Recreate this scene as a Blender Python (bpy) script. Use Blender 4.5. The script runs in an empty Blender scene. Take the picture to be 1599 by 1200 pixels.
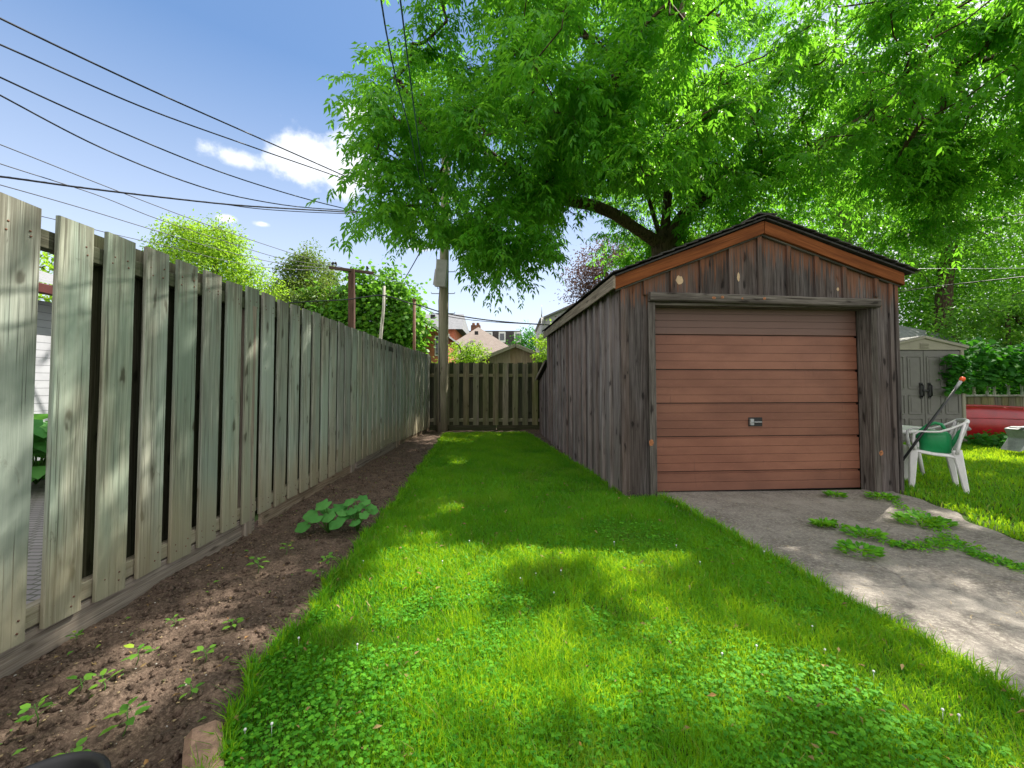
import bpy, math, random
import numpy as np
from mathutils import Vector

random.seed(7)
R = np.random.RandomState(11)
sc = bpy.context.scene
COL = sc.collection

# ------------------------------------------------------------------ camera
F = 660.0            # focal length in pixels of the 1599 wide photo
CH = 1.2             # camera height
PIT = math.atan(0.0356)
CY = 601 - F * 0.0356
cam_d = bpy.data.cameras.new("camera")
cam = bpy.data.objects.new("camera", cam_d)
COL.objects.link(cam)
cam.location = (0, 0, CH)
cam.rotation_euler = (math.pi / 2 + PIT, 0, 0)
cam_d.sensor_width = 36
cam_d.lens = F / 1599 * 36
cam_d.shift_y = (CY - 600) / 1599
cam_d.clip_start = 0.05
cam_d.clip_end = 3000
sc.camera = cam

# ------------------------------------------------------------------ light
SUN_EL = math.radians(51)
SUN_AZ = math.radians(50)        # from +Y towards +X
SDIR = Vector((math.sin(SUN_AZ) * math.cos(SUN_EL), math.cos(SUN_AZ) * math.cos(SUN_EL), math.sin(SUN_EL)))
w = bpy.data.worlds.new("World")
sc.world = w
w.use_nodes = True
wn, wl = w.node_tree.nodes, w.node_tree.links
wn.clear()
sky = wn.new("ShaderNodeTexSky")
sky.sky_type = 'NISHITA'
sky.sun_disc = False
sky.sun_elevation = SUN_EL
sky.sun_rotation = SUN_AZ
sky.altitude = 100
sky.air_density = 0.8
sky.dust_density = 0.7
sky.ozone_density = 1.6
tc = wn.new("ShaderNodeTexCoord")


def wmath(op, a, b=None, c=None):
    n = wn.new("ShaderNodeMath")
    n.operation = op
    for i, x in enumerate((a, b, c)):
        if x is None:
            continue
        if isinstance(x, (int, float)):
            n.inputs[i].default_value = x
        else:
            wl.new(x, n.inputs[i])
    return n.outputs[0]


def cloud_blob(px, py, rad, stretch=1.0):
    """soft cap around the direction of one of the clouds"""
    d = Vector(((px - 799.5) / F, 1.0, (601 - py) / F)).normalized()
    s = wn.new("ShaderNodeVectorMath"); s.operation = 'SUBTRACT'
    wl.new(tc.outputs['Generated'], s.inputs[0]); s.inputs[1].default_value = d
    m = wn.new("ShaderNodeVectorMath"); m.operation = 'MULTIPLY'
    wl.new(s.outputs[0], m.inputs[0]); m.inputs[1].default_value = (1, 1, stretch)
    l = wn.new("ShaderNodeVectorMath"); l.operation = 'LENGTH'
    wl.new(m.outputs[0], l.inputs[0])
    return wmath('SUBTRACT', 1.0, wmath('DIVIDE', l.outputs['Value'], rad))


nz = wn.new("ShaderNodeTexNoise")
nz.inputs['Scale'].default_value = 9
nz.inputs['Detail'].default_value = 9
nz.inputs['Roughness'].default_value = 0.6
wl.new(tc.outputs['Generated'], nz.inputs['Vector'])
mask = None
for b in ((465, 247, 0.105, 1.6), (370, 244, 0.06, 2.2), (540, 262, 0.11, 1.6), (560, 165, 0.05, 1.6), (405, 347, 0.026, 2.6), (350, 338, 0.022, 2), (650, 385, 0.045, 4), (1480, 100, .3, 1.0), (1540, 420, .4, 1.3)):
    v = cloud_blob(*b)
    mask = v if mask is None else wmath('MAXIMUM', mask, v)
shape = wmath('ADD', mask, wmath('MULTIPLY', wmath('SUBTRACT', nz.outputs['Fac'], 0.52), 2.6))
ramp = wn.new("ShaderNodeMapRange")
ramp.interpolation_type = 'SMOOTHSTEP'
wl.new(shape, ramp.inputs['Value'])
ramp.inputs['From Min'].default_value = 0.05
ramp.inputs['From Max'].default_value = 0.62
ramp.inputs['To Max'].default_value = 0.9
hz = wn.new("ShaderNodeSeparateXYZ")
wl.new(tc.outputs['Generated'], hz.inputs[0])
veil = wn.new("ShaderNodeMapRange")       # thin summer veil of high cloud, thicker low down
wl.new(hz.outputs['Z'], veil.inputs['Value'])
veil.inputs['From Min'].default_value = 0.0
veil.inputs['From Max'].default_value = 0.75
veil.inputs['To Min'].default_value = 0.9
veil.inputs['To Max'].default_value = 0.5
mx0 = wn.new("ShaderNodeMixRGB")
wl.new(veil.outputs[0], mx0.inputs['Fac'])
wl.new(sky.outputs[0], mx0.inputs['Color1'])
vc = wn.new("ShaderNodeMixRGB")
vr = wn.new("ShaderNodeMapRange")
wl.new(hz.outputs['Z'], vr.inputs['Value'])
vr.inputs['From Min'].default_value = 0.0
vr.inputs['From Max'].default_value = 0.58
wl.new(vr.outputs[0], vc.inputs['Fac'])
vc.inputs['Color1'].default_value = (5.0, 5.4, 6.0, 1)
vc.inputs['Color2'].default_value = (0.72, 1.5, 3.0, 1)
wl.new(vc.outputs[0], mx0.inputs['Color2'])
mx = wn.new("ShaderNodeMixRGB")
wl.new(ramp.outputs[0], mx.inputs['Fac'])
wl.new(mx0.outputs[0], mx.inputs['Color1'])
mx.inputs['Color2'].default_value = (5.3, 5.4, 5.6, 1)
bg = wn.new("ShaderNodeBackground")
bg.inputs['Strength'].default_value = 0.115
# added bright clouds overhead and behind the viewer, out of view, to lift the shade
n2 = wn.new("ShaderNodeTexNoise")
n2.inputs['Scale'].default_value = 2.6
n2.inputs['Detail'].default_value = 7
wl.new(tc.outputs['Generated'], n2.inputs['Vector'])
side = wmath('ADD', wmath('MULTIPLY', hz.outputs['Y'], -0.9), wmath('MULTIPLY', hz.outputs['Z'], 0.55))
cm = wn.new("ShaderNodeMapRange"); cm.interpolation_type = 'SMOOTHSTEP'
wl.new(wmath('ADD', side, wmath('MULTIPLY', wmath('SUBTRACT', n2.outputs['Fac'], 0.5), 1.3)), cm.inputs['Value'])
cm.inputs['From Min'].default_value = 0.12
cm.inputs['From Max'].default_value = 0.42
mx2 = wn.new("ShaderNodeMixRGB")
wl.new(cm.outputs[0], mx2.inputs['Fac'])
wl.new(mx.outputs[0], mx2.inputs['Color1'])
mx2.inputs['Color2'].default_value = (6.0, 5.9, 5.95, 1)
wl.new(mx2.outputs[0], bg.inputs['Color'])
wo = wn.new("ShaderNodeOutputWorld")
wl.new(bg.outputs[0], wo.inputs['Surface'])

sun_d = bpy.data.lights.new("sun", 'SUN')
sun_d.energy = 5.0
sun_d.angle = math.radians(0.53)
sun_d.color = (1.0, 0.94, 0.84)
sun = bpy.data.objects.new("sun", sun_d)
COL.objects.link(sun)
sun.location = (20, 20, 30)
sun.rotation_euler = SDIR.to_track_quat('Z', 'Y').to_euler()

sc.view_settings.view_transform = 'Standard'
sc.view_settings.look = 'None'
sc.view_settings.exposure = 1.1
sc.view_settings.gamma = 1
sc.render.engine = 'CYCLES'
sc.cycles.max_bounces = 7
sc.cycles.diffuse_bounces = 4
sc.cycles.glossy_bounces = 3
sc.cycles.transmission_bounces = 5
sc.cycles.transparent_max_bounces = 4
sc.cycles.use_denoising = True
sc.cycles.sample_clamp_indirect = 8


# ------------------------------------------------------------------ helpers
def P(u, v, Y):
    """world point at depth Y on the sight line of photo pixel (u, v)"""
    a, b = (u - 799.5) / F, (CY - v) / F
    dx, dy, dz = a, math.cos(PIT) - b * math.sin(PIT), math.sin(PIT) + b * math.cos(PIT)
    return Vector((dx / dy * Y, Y, CH + dz / dy * Y))


def GP(u, v, z=0.0):
    p = P(u, v, 1.0)
    k = (z - CH) / (p.z - CH)
    return Vector((p.x * k, k, z))


def tag(o, label=None, cat=None, group=None, kind=None):
    if label: o['label'] = label
    if cat: o['category'] = cat
    if group: o['group'] = group
    if kind: o['kind'] = kind
    return o


def empty(name, loc, label, cat, group=None, rz=0):
    o = bpy.data.objects.new(name, None)
    o.empty_display_size = 0.1
    COL.objects.link(o)
    o.location = loc
    o.rotation_euler = (0, 0, rz)
    return tag(o, label, cat, group)


def link_mesh(name, me, mat, parent=None):
    o = bpy.data.objects.new(name, me)
    COL.objects.link(o)
    if mat is not None:
        for m in (mat if isinstance(mat, (list, tuple)) else [mat]):
            me.materials.append(m)
    if parent is not None:
        o.parent = parent
        if not parent.parent:
            loc = Vector(parent.location)
        else:
            loc = Vector(parent.parent.location)
        # world coordinates are used for geometry, so undo the thing's place
        if parent.type == 'EMPTY' and parent.rotation_euler.z == 0:
            o.location = -Vector(parent.location)
        elif parent.type == 'MESH':
            o.location = (0, 0, 0)
    return o


def fast_mesh(name, V, tris=None, quads=None, attrs=None, smooth=False, col=None):
    me = bpy.data.meshes.new(name)
    V = np.asarray(V, dtype=np.float32)
    nt = 0 if tris is None else len(tris)
    nq = 0 if quads is None else len(quads)
    me.vertices.add(len(V))
    me.vertices.foreach_set('co', V.ravel())
    me.loops.add(nt * 3 + nq * 4)
    me.polygons.add(nt + nq)
    li = []
    st = []
    if nt:
        li.append(np.asarray(tris, dtype=np.int32).ravel()); st.append(np.arange(nt) * 3)
    if nq:
        li.append(np.asarray(quads, dtype=np.int32).ravel()); st.append(nt * 3 + np.arange(nq) * 4)
    me.loops.foreach_set('vertex_index', np.concatenate(li).astype(np.int32))
    me.polygons.foreach_set('loop_start', np.concatenate(st).astype(np.int32))
    me.update(calc_edges=True)
    if smooth:
        me.polygons.foreach_set('use_smooth', np.ones(nt + nq, dtype=bool))
    if col is not None:
        a = me.attributes.new('rnd', 'FLOAT_VECTOR', 'POINT')
        a.data.foreach_set('vector', np.asarray(col, dtype=np.float32).ravel())
    me.validate()
    return me


class MB:
    """collects planks, tubes and surfaces for ONE mesh; gc = grain coordinate, rnd = per-piece random"""
    def __init__(s):
        s.v, s.f, s.g, s.r, s.m, s.sm = [], [], [], [], [], []

    def add(s, vs, fs, gc=None, rnd=None, mi=0, smooth=False):
        o = len(s.v)
        rnd = rnd or (random.random(), random.random(), random.random())
        s.v += [tuple(v) for v in vs]
        s.g += [tuple(g) for g in (gc if gc is not None else vs)]
        s.r += [rnd] * len(vs)
        for f in fs:
            s.f.append([i + o for i in f]); s.m.append(mi); s.sm.append(smooth)
        return s

    def plank(s, p0, p1, wd, w, t, ch=0.003, segs=1, jit=0.0, mi=0, rnd=None, w1=None, skew0=0.0, skew1=0.0):
        """p0->p1 centre line, wd = width direction, w wide, t thick; chamfered edges"""
        p0, p1 = Vector(p0), Vector(p1)
        L = (p1 - p0); ln = L.length; d = L / ln
        wd = Vector(wd); wd = (wd - d * wd.dot(d)).normalized()
        td = d.cross(wd)
        ch = min(ch, w * .3, t * .3)
        off = (random.uniform(-40, 40), random.uniform(-40, 40), random.uniform(-40, 40))
        vs, gs, fs = [], [], []
        for k in range(segs + 1):
            q = k / segs
            c = p0 + L * q
            if 0 < k < segs and jit:
                c = c + wd * random.uniform(-jit, jit) + td * random.uniform(-jit, jit) * .7
            ww = w if w1 is None else w + (w1 - w) * q
            a, b = ww / 2, t / 2
            for (x, y) in ((-a + ch, -b), (a - ch, -b), (a, -b + ch), (a, b - ch), (a - ch, b), (-a + ch, b), (-a, b - ch), (-a, -b + ch)):
                sk = (skew0 * (1 - q) + skew1 * q) * x / (w / 2) if k in (0, segs) else 0
                vs.append(c + wd * x + td * y + d * sk)
                gs.append((x + off[0], y + off[1], q * ln + off[2]))
        for k in range(segs):
            for i in range(8):
                j = (i + 1) % 8
                fs.append([k * 8 + i, k * 8 + j, (k + 1) * 8 + j, (k + 1) * 8 + i])
        fs.append(list(range(7, -1, -1)))
        fs.append([segs * 8 + i for i in range(8)])
        return s.add(vs, fs, gs, rnd, mi)

    def box(s, lo, hi, ch=0.004, mi=0, rnd=None, axis=2):
        lo, hi = Vector(lo), Vector(hi)
        c = (lo + hi) / 2; d = hi - lo
        if axis == 2:
            return s.plank((c.x, c.y, lo.z), (c.x, c.y, hi.z), (1, 0, 0), d.x, d.y, ch, mi=mi, rnd=rnd)
        if axis == 0:
            return s.plank((lo.x, c.y, c.z), (hi.x, c.y, c.z), (0, 0, 1), d.z, d.y, ch, mi=mi, rnd=rnd)
        return s.plank((c.x, lo.y, c.z), (c.x, hi.y, c.z), (0, 0, 1), d.z, d.x, ch, mi=mi, rnd=rnd)

    def tube(s, pts, rad, n=8, mi=0, closed=False, cap=True, flat=1.0, rnd=None):
        pts = [Vector(p) for p in pts]
        if not isinstance(rad, (list, tuple)):
            rad = [rad] * len(pts)
        vs, gs, fs = [], [], []
        N = len(pts)
        ref = None
        ln = 0
        for i, p in enumerate(pts):
            if closed:
                t = pts[(i + 1) % N] - pts[i - 1]
            else:
                t = pts[min(i + 1, N - 1)] - pts[max(i - 1, 0)]
            if t.length < 1e-9: t = Vector((0, 0, 1))
            t.normalize()
            if ref is None:
                ref = t.orthogonal().normalized()
            ref = (ref - t * ref.dot(t))
            if ref.length < 1e-6: ref = t.orthogonal()
            ref.normalize()
            b = t.cross(ref)
            if i: ln += (pts[i] - pts[i - 1]).length
            for k in range(n):
                a = 2 * math.pi * k / n
                vs.append(p + (ref * math.cos(a) + b * math.sin(a) * flat) * rad[i])
                gs.append((math.cos(a) * rad[i], math.sin(a) * rad[i], ln))
        M = N if closed else N - 1
        for i in range(M):
            for k in range(n):
                a, b2 = i * n + k, i * n + (k + 1) % n
                c, d = ((i + 1) % N) * n + (k + 1) % n, ((i + 1) % N) * n + k
                fs.append([a, b2, c, d])
        if cap and not closed:
            fs.append(list(range(n - 1, -1, -1)))
            fs.append([(N - 1) * n + k for k in range(n)])
        return s.add(vs, fs, gs, rnd, mi, smooth=True)

    def lathe(s, c, prof, n=24, mi=0, ax=(0, 0, 1), cap=False):
        c = Vector(c); ax = Vector(ax).normalized()
        e = ax.orthogonal().normalized(); g = ax.cross(e)
        vs, fs = [], []
        for (r, z) in prof:
            for k in range(n):
                a = 2 * math.pi * k / n
                vs.append(c + ax * z + (e * math.cos(a) + g * math.sin(a)) * r)
        for i in range(len(prof) - 1):
            for k in range(n):
                fs.append([i * n + k, i * n + (k + 1) % n, (i + 1) * n + (k + 1) % n, (i + 1) * n + k])
        if cap:
            fs.append(list(range(n - 1, -1, -1)))
            fs.append([(len(prof) - 1) * n + k for k in range(n)])
        return s.add(vs, fs, None, None, mi, smooth=True)

    def grid(s, fn, nu, nv, mi=0, smooth=True, thick=None):
        vs = [fn(i / nu, j / nv) for j in range(nv + 1) for i in range(nu + 1)]
        fs = []
        for j in range(nv):
            for i in range(nu):
                a = j * (nu + 1) + i
                fs.append([a, a + 1, a + nu + 2, a + nu + 1])
        return s.add(vs, fs, None, None, mi, smooth=smooth)

    def prism(s, poly, off, mi=0, rnd=None):
        """flat polygon (3-D points) extruded by vector off"""
        n = len(poly)
        off = Vector(off)
        vs = [Vector(p) for p in poly] + [Vector(p) + off for p in poly]
        fs = [list(range(n - 1, -1, -1)), list(range(n, 2 * n))]
        for i in range(n):
            j = (i + 1) % n
            fs.append([i, j, n + j, n + i])
        return s.add(vs, fs, None, rnd, mi)

    def build(s, name, mat, parent=None, solid=None, bevel=None):
        me = bpy.data.meshes.new(name)
        me.from_pydata(s.v, [], s.f)
        me.polygons.foreach_set('use_smooth', s.sm)
        me.polygons.foreach_set('material_index', s.m)
        a = me.attributes.new('gc', 'FLOAT_VECTOR', 'POINT')
        a.data.foreach_set('vector', np.asarray(s.g, dtype=np.float32).ravel())
        a = me.attributes.new('rnd', 'FLOAT_VECTOR', 'POINT')
        a.data.foreach_set('vector', np.asarray(s.r, dtype=np.float32).ravel())
        o = link_mesh(name, me, mat, parent)
        if solid:
            m = o.modifiers.new('solid', 'SOLIDIFY'); m.thickness = solid; m.offset = 0
        if bevel:
            m = o.modifiers.new('bevel', 'BEVEL'); m.width = bevel; m.segments = 2; m.limit_method = 'ANGLE'
        return o


# ------------------------------------------------------------------ materials
class NT:
    def __init__(s, name):
        s.mat = bpy.data.materials.new(name)
        s.mat.use_nodes = True
        s.n, s.l = s.mat.node_tree.nodes, s.mat.node_tree.links
        s.n.clear()
        s.out = s.n.new('ShaderNodeOutputMaterial')

    def put(s, sock, v):
        if v is None: return
        if hasattr(v, 'is_linked') or hasattr(v, 'links'):
            s.l.new(v, sock)
        else:
            if isinstance(v, (tuple, list)) and len(v) == 3 and sock.type == 'RGBA':
                v = (*v, 1)
            sock.default_value = v

    def attr(s, name):
        a = s.n.new('ShaderNodeAttribute'); a.attribute_name = name
        return a.outputs['Vector']

    def obj(s):
        return s.n.new('ShaderNodeTexCoord').outputs['Object']

    def geo(s):
        return s.n.new('ShaderNodeNewGeometry').outputs['Position']

    def sep(s, v):
        n = s.n.new('ShaderNodeSeparateXYZ'); s.put(n.inputs[0], v); return n.outputs

    def vmul(s, v, k):
        n = s.n.new('ShaderNodeVectorMath'); n.operation = 'MULTIPLY'
        s.put(n.inputs[0], v); s.put(n.inputs[1], k if not isinstance(k, (int, float)) else (k, k, k)); return n.outputs[0]

    def vadd(s, v, k):
        n = s.n.new('ShaderNodeVectorMath'); n.operation = 'ADD'
        s.put(n.inputs[0], v); s.put(n.inputs[1], k); return n.outputs[0]

    def m(s, op, a, b=None):
        n = s.n.new('ShaderNodeMath'); n.operation = op
        s.put(n.inputs[0], a)
        if b is not None: s.put(n.inputs[1], b)
        return n.outputs[0]

    def noise(s, v, scale, detail=4, rough=.55, dist=0.0):
        n = s.n.new('ShaderNodeTexNoise')
        s.put(n.inputs['Vector'], v)
        n.inputs['Scale'].default_value = scale
        n.inputs['Detail'].default_value = detail
        n.inputs['Roughness'].default_value = rough
        n.inputs['Distortion'].default_value = dist
        return n.outputs['Fac']

    def vor(s, v, scale, feat='F1'):
        n = s.n.new('ShaderNodeTexVoronoi'); n.feature = feat
        s.put(n.inputs['Vector'], v); n.inputs['Scale'].default_value = scale
        return n.outputs['Distance']

    def mr(s, v, a, b, c=0.0, d=1.0, smooth=True):
        n = s.n.new('ShaderNodeMapRange')
        if smooth: n.interpolation_type = 'SMOOTHSTEP'
        s.put(n.inputs['Value'], v)
        for k, x in zip(('From Min', 'From Max', 'To Min', 'To Max'), (a, b, c, d)):
            n.inputs[k].default_value = x
        return n.outputs[0]

    def mix(s, f, a, b, mode='MIX'):
        n = s.n.new('ShaderNodeMixRGB'); n.blend_type = mode
        s.put(n.inputs['Fac'], f); s.put(n.inputs['Color1'], a); s.put(n.inputs['Color2'], b)
        return n.outputs[0]

    def bump(s, h, strength=.4, dist=.01):
        n = s.n.new('ShaderNodeBump')
        s.put(n.inputs['Height'], h)
        n.inputs['Strength'].default_value = strength
        n.inputs['Distance'].default_value = dist
        return n.outputs[0]

    def bsdf(s, col, rough=.8, metal=0.0, normal=None, spec=.3, trans=None):
        n = s.n.new('ShaderNodeBsdfPrincipled')
        s.put(n.inputs['Base Color'], col)
        s.put(n.inputs['Roughness'], rough)
        s.put(n.inputs['Metallic'], metal)
        n.inputs['Specular IOR Level'].default_value = spec
        if normal is not None: s.put(n.inputs['Normal'], normal)
        s.l.new(n.outputs[0], s.out.inputs['Surface'])
        return n


def plain(name, col, rough=.6, metal=0.0, spec=.4, var=.12, scale=6, bump=.0):
    t = NT(name)
    g = t.geo()
    n = t.noise(g, scale, 5, .6)
    n2 = t.noise(g, scale * 9, 3, .6)
    k = t.m('ADD', t.m('MULTIPLY', n, .65), t.m('MULTIPLY', n2, .35))
    lo = tuple(c * (1 - var * 1.6) for c in col); hi = tuple(min(1, c * (1 + var * 1.2)) for c in col)
    c = t.mix(t.mr(k, .3, .7), lo, hi)
    t.bsdf(c, rough, metal, t.bump(k, bump, .004) if bump else None, spec)
    return t.mat


def wood(name, base, dark, light, tint=None, tint_amt=.0, zw=False, knots=True, fl=1.0, warm=None, warm_z=None, crack=.6, base_dirt=0.0, var=.35):
    """weathered wood; grain runs along gc.z"""
    t = NT(name)
    gc = t.attr('gc')
    rn = t.sep(t.attr('rnd'))
    pos = t.geo()
    fine = t.noise(t.vmul(gc, (150, 150, 3.0)), 1, 4, .65)
    mid = t.noise(t.vmul(gc, (38, 38, 1.3)), 1, 4, .6, .6)
    big = t.noise(t.vmul(gc, (9, 9, 1.6)), 1, 3, .5)
    c = t.mix(t.mr(mid, .3, .7), dark, base)
    c = t.mix(t.m('MULTIPLY', t.mr(fine, .35, .75), fl), c, light)
    c = t.mix(t.m('MULTIPLY', t.mr(big, .45, .75), .55), c, dark)
    if tint is not None:
        tn = t.noise(t.vmul(gc, (5, 5, .8)), 1, 3, .5)
        c = t.mix(t.m('MULTIPLY', t.mr(tn, .35, .62), tint_amt), c, tint)
    # drying cracks
    ck = t.noise(t.vmul(gc, (110, 110, 1.1)), 1, 2, .5)
    cr = t.m('MULTIPLY', t.mr(ck, .63, .68), crack)
    c = t.mix(cr, c, tuple(x * .28 for x in dark))
    h = t.m('SUBTRACT', t.m('ADD', t.m('MULTIPLY', fine, .5), t.m('MULTIPLY', mid, .6)), t.m('MULTIPLY', cr, .8))
    if knots:
        wob = t.noise(t.vmul(gc, (20, 20, 8)), 1, 2)
        kv = t.vor(t.vadd(t.vmul(gc, (9.5, 9.5, 3.0)), t.m('MULTIPLY', wob, .5)), 1)
        kn = t.mr(kv, .09, .19, 1, 0)
        c = t.mix(t.m('MULTIPLY', kn, .78), c, tuple(x * .55 for x in dark))
        ring = t.mr(kv, .12, .3, 1, 0)
        c = t.mix(t.m('MULTIPLY', ring, .3), c, dark)
        h = t.m('ADD', h, t.m('MULTIPLY', kn, .35))
    # per board brightness
    hv = t.n.new('ShaderNodeHueSaturation')
    t.put(hv.inputs['Color'], c)
    t.put(hv.inputs['Value'], t.mr(rn[0], 0, 1, 1 - var, 1 + var, smooth=False))
    t.put(hv.inputs['Saturation'], t.mr(rn[1], 0, 1, .75, 1.25, smooth=False))
    c = hv.outputs[0]
    if warm is not None:
        # old stain that survives in the band sheltered by the roof
        wn_ = t.noise(t.vmul(gc, (45, 45, 2.2)), 1, 4, .65)
        pz = t.sep(pos)
        if warm_z[0] == 'rake':
            _, x0, z0, sl, wid = warm_z
            e = t.m('SUBTRACT', z0, t.m('MULTIPLY', t.m('ABSOLUTE', t.m('SUBTRACT', pz[0], x0)), sl))
            dz = t.m('SUBTRACT', e, pz[2])
            band = t.m('SUBTRACT', 1.0, t.m('DIVIDE', dz, wid))
        else:
            band = t.mr(pz[2], warm_z[0], warm_z[1], 0, 1, smooth=False)
        wf = t.mr(t.m('ADD', band, t.m('MULTIPLY', t.m('SUBTRACT', wn_, .5), 3.2)), .28, 1.0)
        c = t.mix(t.m('MULTIPLY', wf, .62), c, warm)
    if zw:
        # rain streaks under the board tops, bleached tan feet
        z = t.sep(pos)[2]
        sn = t.noise(t.vmul(gc, (70, 70, 1.1)), 1, 4, .6)
        st = t.m('MULTIPLY', t.mr(t.m('ADD', t.m('MULTIPLY', sn, 1.6), z), 2.35, 2.95), .6)
        c = t.mix(st, c, (.10, .088, .062))
        ft = t.m('MULTIPLY', t.mr(t.m('ADD', z, t.m('MULTIPLY', big, .5)), .45, .95, 1, 0), .6)
        c = t.mix(ft, c, (.36, .30, .185))
        blot = t.noise(t.vmul(gc, (11, 11, 5)), 1, 5, .7, 1.0)
        c = t.mix(t.m('MULTIPLY', t.mr(blot, .62, .74), .6), c, (.085, .072, .05))
    if base_dirt:
        z = t.sep(pos)[2]
        c = t.mix(t.m('MULTIPLY', t.mr(t.m('ADD', z, t.m('MULTIPLY', big, .3)), .12, .6, 1, 0), base_dirt), c, (.075, .07, .04))
    t.bsdf(c, .88, 0, t.bump(h, .55, .004), .15)
    return t.mat


def leafmat(name, c0, c1, trans, tr_amt=.45, gloss=.5):
    t = NT(name)
    r = t.sep(t.attr('rnd'))
    col = t.mix(r[0], c0, c1)
    col = t.mix(t.mr(r[1], .93, 1.0), col, (c1[0] * 1.9, c1[1] * 1.25, c1[2]))
    tcol = t.mix(r[0], tuple(x * .75 for x in trans), trans)
    b = t.bsdf(col, gloss, 0, None, .35)
    tr = t.n.new('ShaderNodeBsdfTranslucent')
    t.put(tr.inputs['Color'], tcol)
    ms = t.n.new('ShaderNodeMixShader')
    ms.inputs[0].default_value = tr_amt
    t.l.new(b.outputs[0], ms.inputs[1]); t.l.new(tr.outputs[0], ms.inputs[2])
    t.l.new(ms.outputs[0], t.out.inputs['Surface'])
    return t.mat


def bark(name, c0, c1, sc_=14):
    t = NT(name)
    g = t.attr('gc')
    p = t.geo()
    n = t.noise(t.vmul(p, (1, 1, .28)), sc_, 6, .65)
    v = t.vor(t.vmul(p, (1, 1, .2)), sc_ * 1.6)
    h = t.m('ADD', n, t.m('MULTIPLY', v, .6))
    t.bsdf(t.mix(t.mr(h, .4, 1.0), c0, c1), .92, 0, t.bump(h, .9, .03), .1)
    return t.mat


M = {}
M['fence'] = wood('weathered_fence_wood', (.37, .37, .29), (.11, .105, .075), (.53, .53, .44), tint=(.30, .37, .31), tint_amt=.75, base_dirt=.25, var=.2, zw=True)
M['fence_dark'] = wood('shaded_fence_wood', (.075, .07, .045), (.03, .03, .018), (.12, .115, .08), tint=(.05, .065, .03), tint_amt=.7, var=.25)  # darker copy of the fence wood, shade behind the boards put into its colour
M['base_board'] = wood('base_board_wood', (.28, .215, .155), (.13, .098, .07), (.36, .31, .245), var=.15)
M['back_fence'] = wood('mossy_fence_wood', (.25, .215, .145), (.10, .085, .055), (.34, .30, .21), tint=(.16, .185, .07), tint_amt=.6, var=.25)
M['siding'] = wood('weathered_siding_wood', (.22, .185, .178), (.04, .032, .03), (.44, .40, .39), tint=(.19, .14, .12), tint_amt=.45, var=.42, fl=.55, crack=.35)
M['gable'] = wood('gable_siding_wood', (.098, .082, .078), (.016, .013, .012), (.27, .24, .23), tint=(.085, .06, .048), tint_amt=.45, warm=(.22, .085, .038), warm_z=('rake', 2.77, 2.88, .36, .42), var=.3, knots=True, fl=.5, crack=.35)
M['trim'] = wood('grey_trim_wood', (.10, .088, .078), (.028, .023, .02), (.22, .20, .18), var=.2)
M['rake'] = wood('stained_rake_wood', (.19, .058, .018), (.09, .028, .010), (.26, .088, .028), knots=False, crack=.25, var=.08)
M['fascia'] = wood('bare_fascia_wood', (.27, .21, .14), (.11, .085, .055), (.38, .31, .22), var=.12)
M['crossarm'] = wood('creosote_wood', (.10, .062, .052), (.04, .026, .022), (.17, .115, .095), knots=False)
M['pole'] = wood('utility_pole_wood', (.36, .30, .21), (.17, .14, .09), (.48, .42, .31), tint=(.25, .26, .14), tint_amt=.5, var=.05)
M['black'] = plain('black_plastic', (.012, .012, .014), .4)
M['cable'] = plain('black_cable', (.014, .015, .02), .5)
M['bluecable'] = plain('dark_teal_cable', (.01, .05, .085), .5)
M['metal'] = plain('galvanised_steel', (.36, .37, .38), .45, .7)
M['greybox'] = plain('grey_painted_box', (.42, .40, .39), .6)
M['white_plastic'] = plain('white_plastic', (.74, .72, .72), .38, var=.06)
M['green_plastic'] = plain('green_plastic', (.012, .26, .085), .35, var=.08)
M['grey_plastic'] = plain('light_grey_plastic', (.34, .35, .36), .4, var=.2)
M['orange'] = plain('orange_plastic', (.75, .10, .02), .4)
M['shed_door'] = plain('dark_taupe_resin', (.15, .142, .133), .55, var=.08)
M['shed_trim'] = plain('beige_resin', (.27, .25, .19), .55, var=.08)
M['canoe'] = plain('red_canoe_gelcoat', (.30, .008, .012), .32, spec=.5, var=.18, scale=3)
M['glass'] = plain('dark_window_glass', (.05, .06, .075), .08, spec=.8)
M['white_paint'] = plain('white_paint', (.7, .7, .7), .6, var=.06)
M['maroon'] = plain('maroon_gutter', (.09, .02, .018), .5)
M['leaf_big'] = leafmat('ash_leaf', (.024, .13, .008), (.082, .30, .016), (.32, .80, .04), .46)
M['leaf_locust'] = leafmat('light_tree_leaf', (.05, .19, .015), (.10, .28, .02), (.26, .62, .03), .5)
M['leaf_yellow'] = leafmat('yellow_green_leaf', (.15, .28, .02), (.26, .40, .03), (.45, .75, .04), .5)
M['leaf_olive'] = leafmat('olive_leaf', (.06, .12, .02), (.13, .20, .035), (.24, .38, .04), .4)
M['leaf_maple'] = leafmat('broad_maple_leaf', (.05, .17, .015), (.12, .30, .025), (.24, .55, .04), .42)
M['leaf_purple'] = leafmat('purple_plum_leaf', (.085, .05, .042), (.17, .105, .085), (.2, .1, .07), .3)
M['leaf_vine'] = leafmat('vine_leaf', (.018, .12, .012), (.04, .19, .015), (.10, .42, .015), .35, .75)
M['leaf_squash'] = leafmat('squash_leaf', (.06, .24, .045), (.13, .36, .08), (.2, .55, .07), .3, .85)
M['leaf_seedling'] = leafmat('seedling_leaf', (.08, .26, .03), (.20, .42, .04), (.3, .65, .05), .4)
M['clover'] = leafmat('clover_leaf', (.025, .18, .007), (.13, .40, .014), (.36, .72, .02), .38, .75)
M['stem'] = plain('green_stem', (.08, .2, .03), .6)
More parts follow.
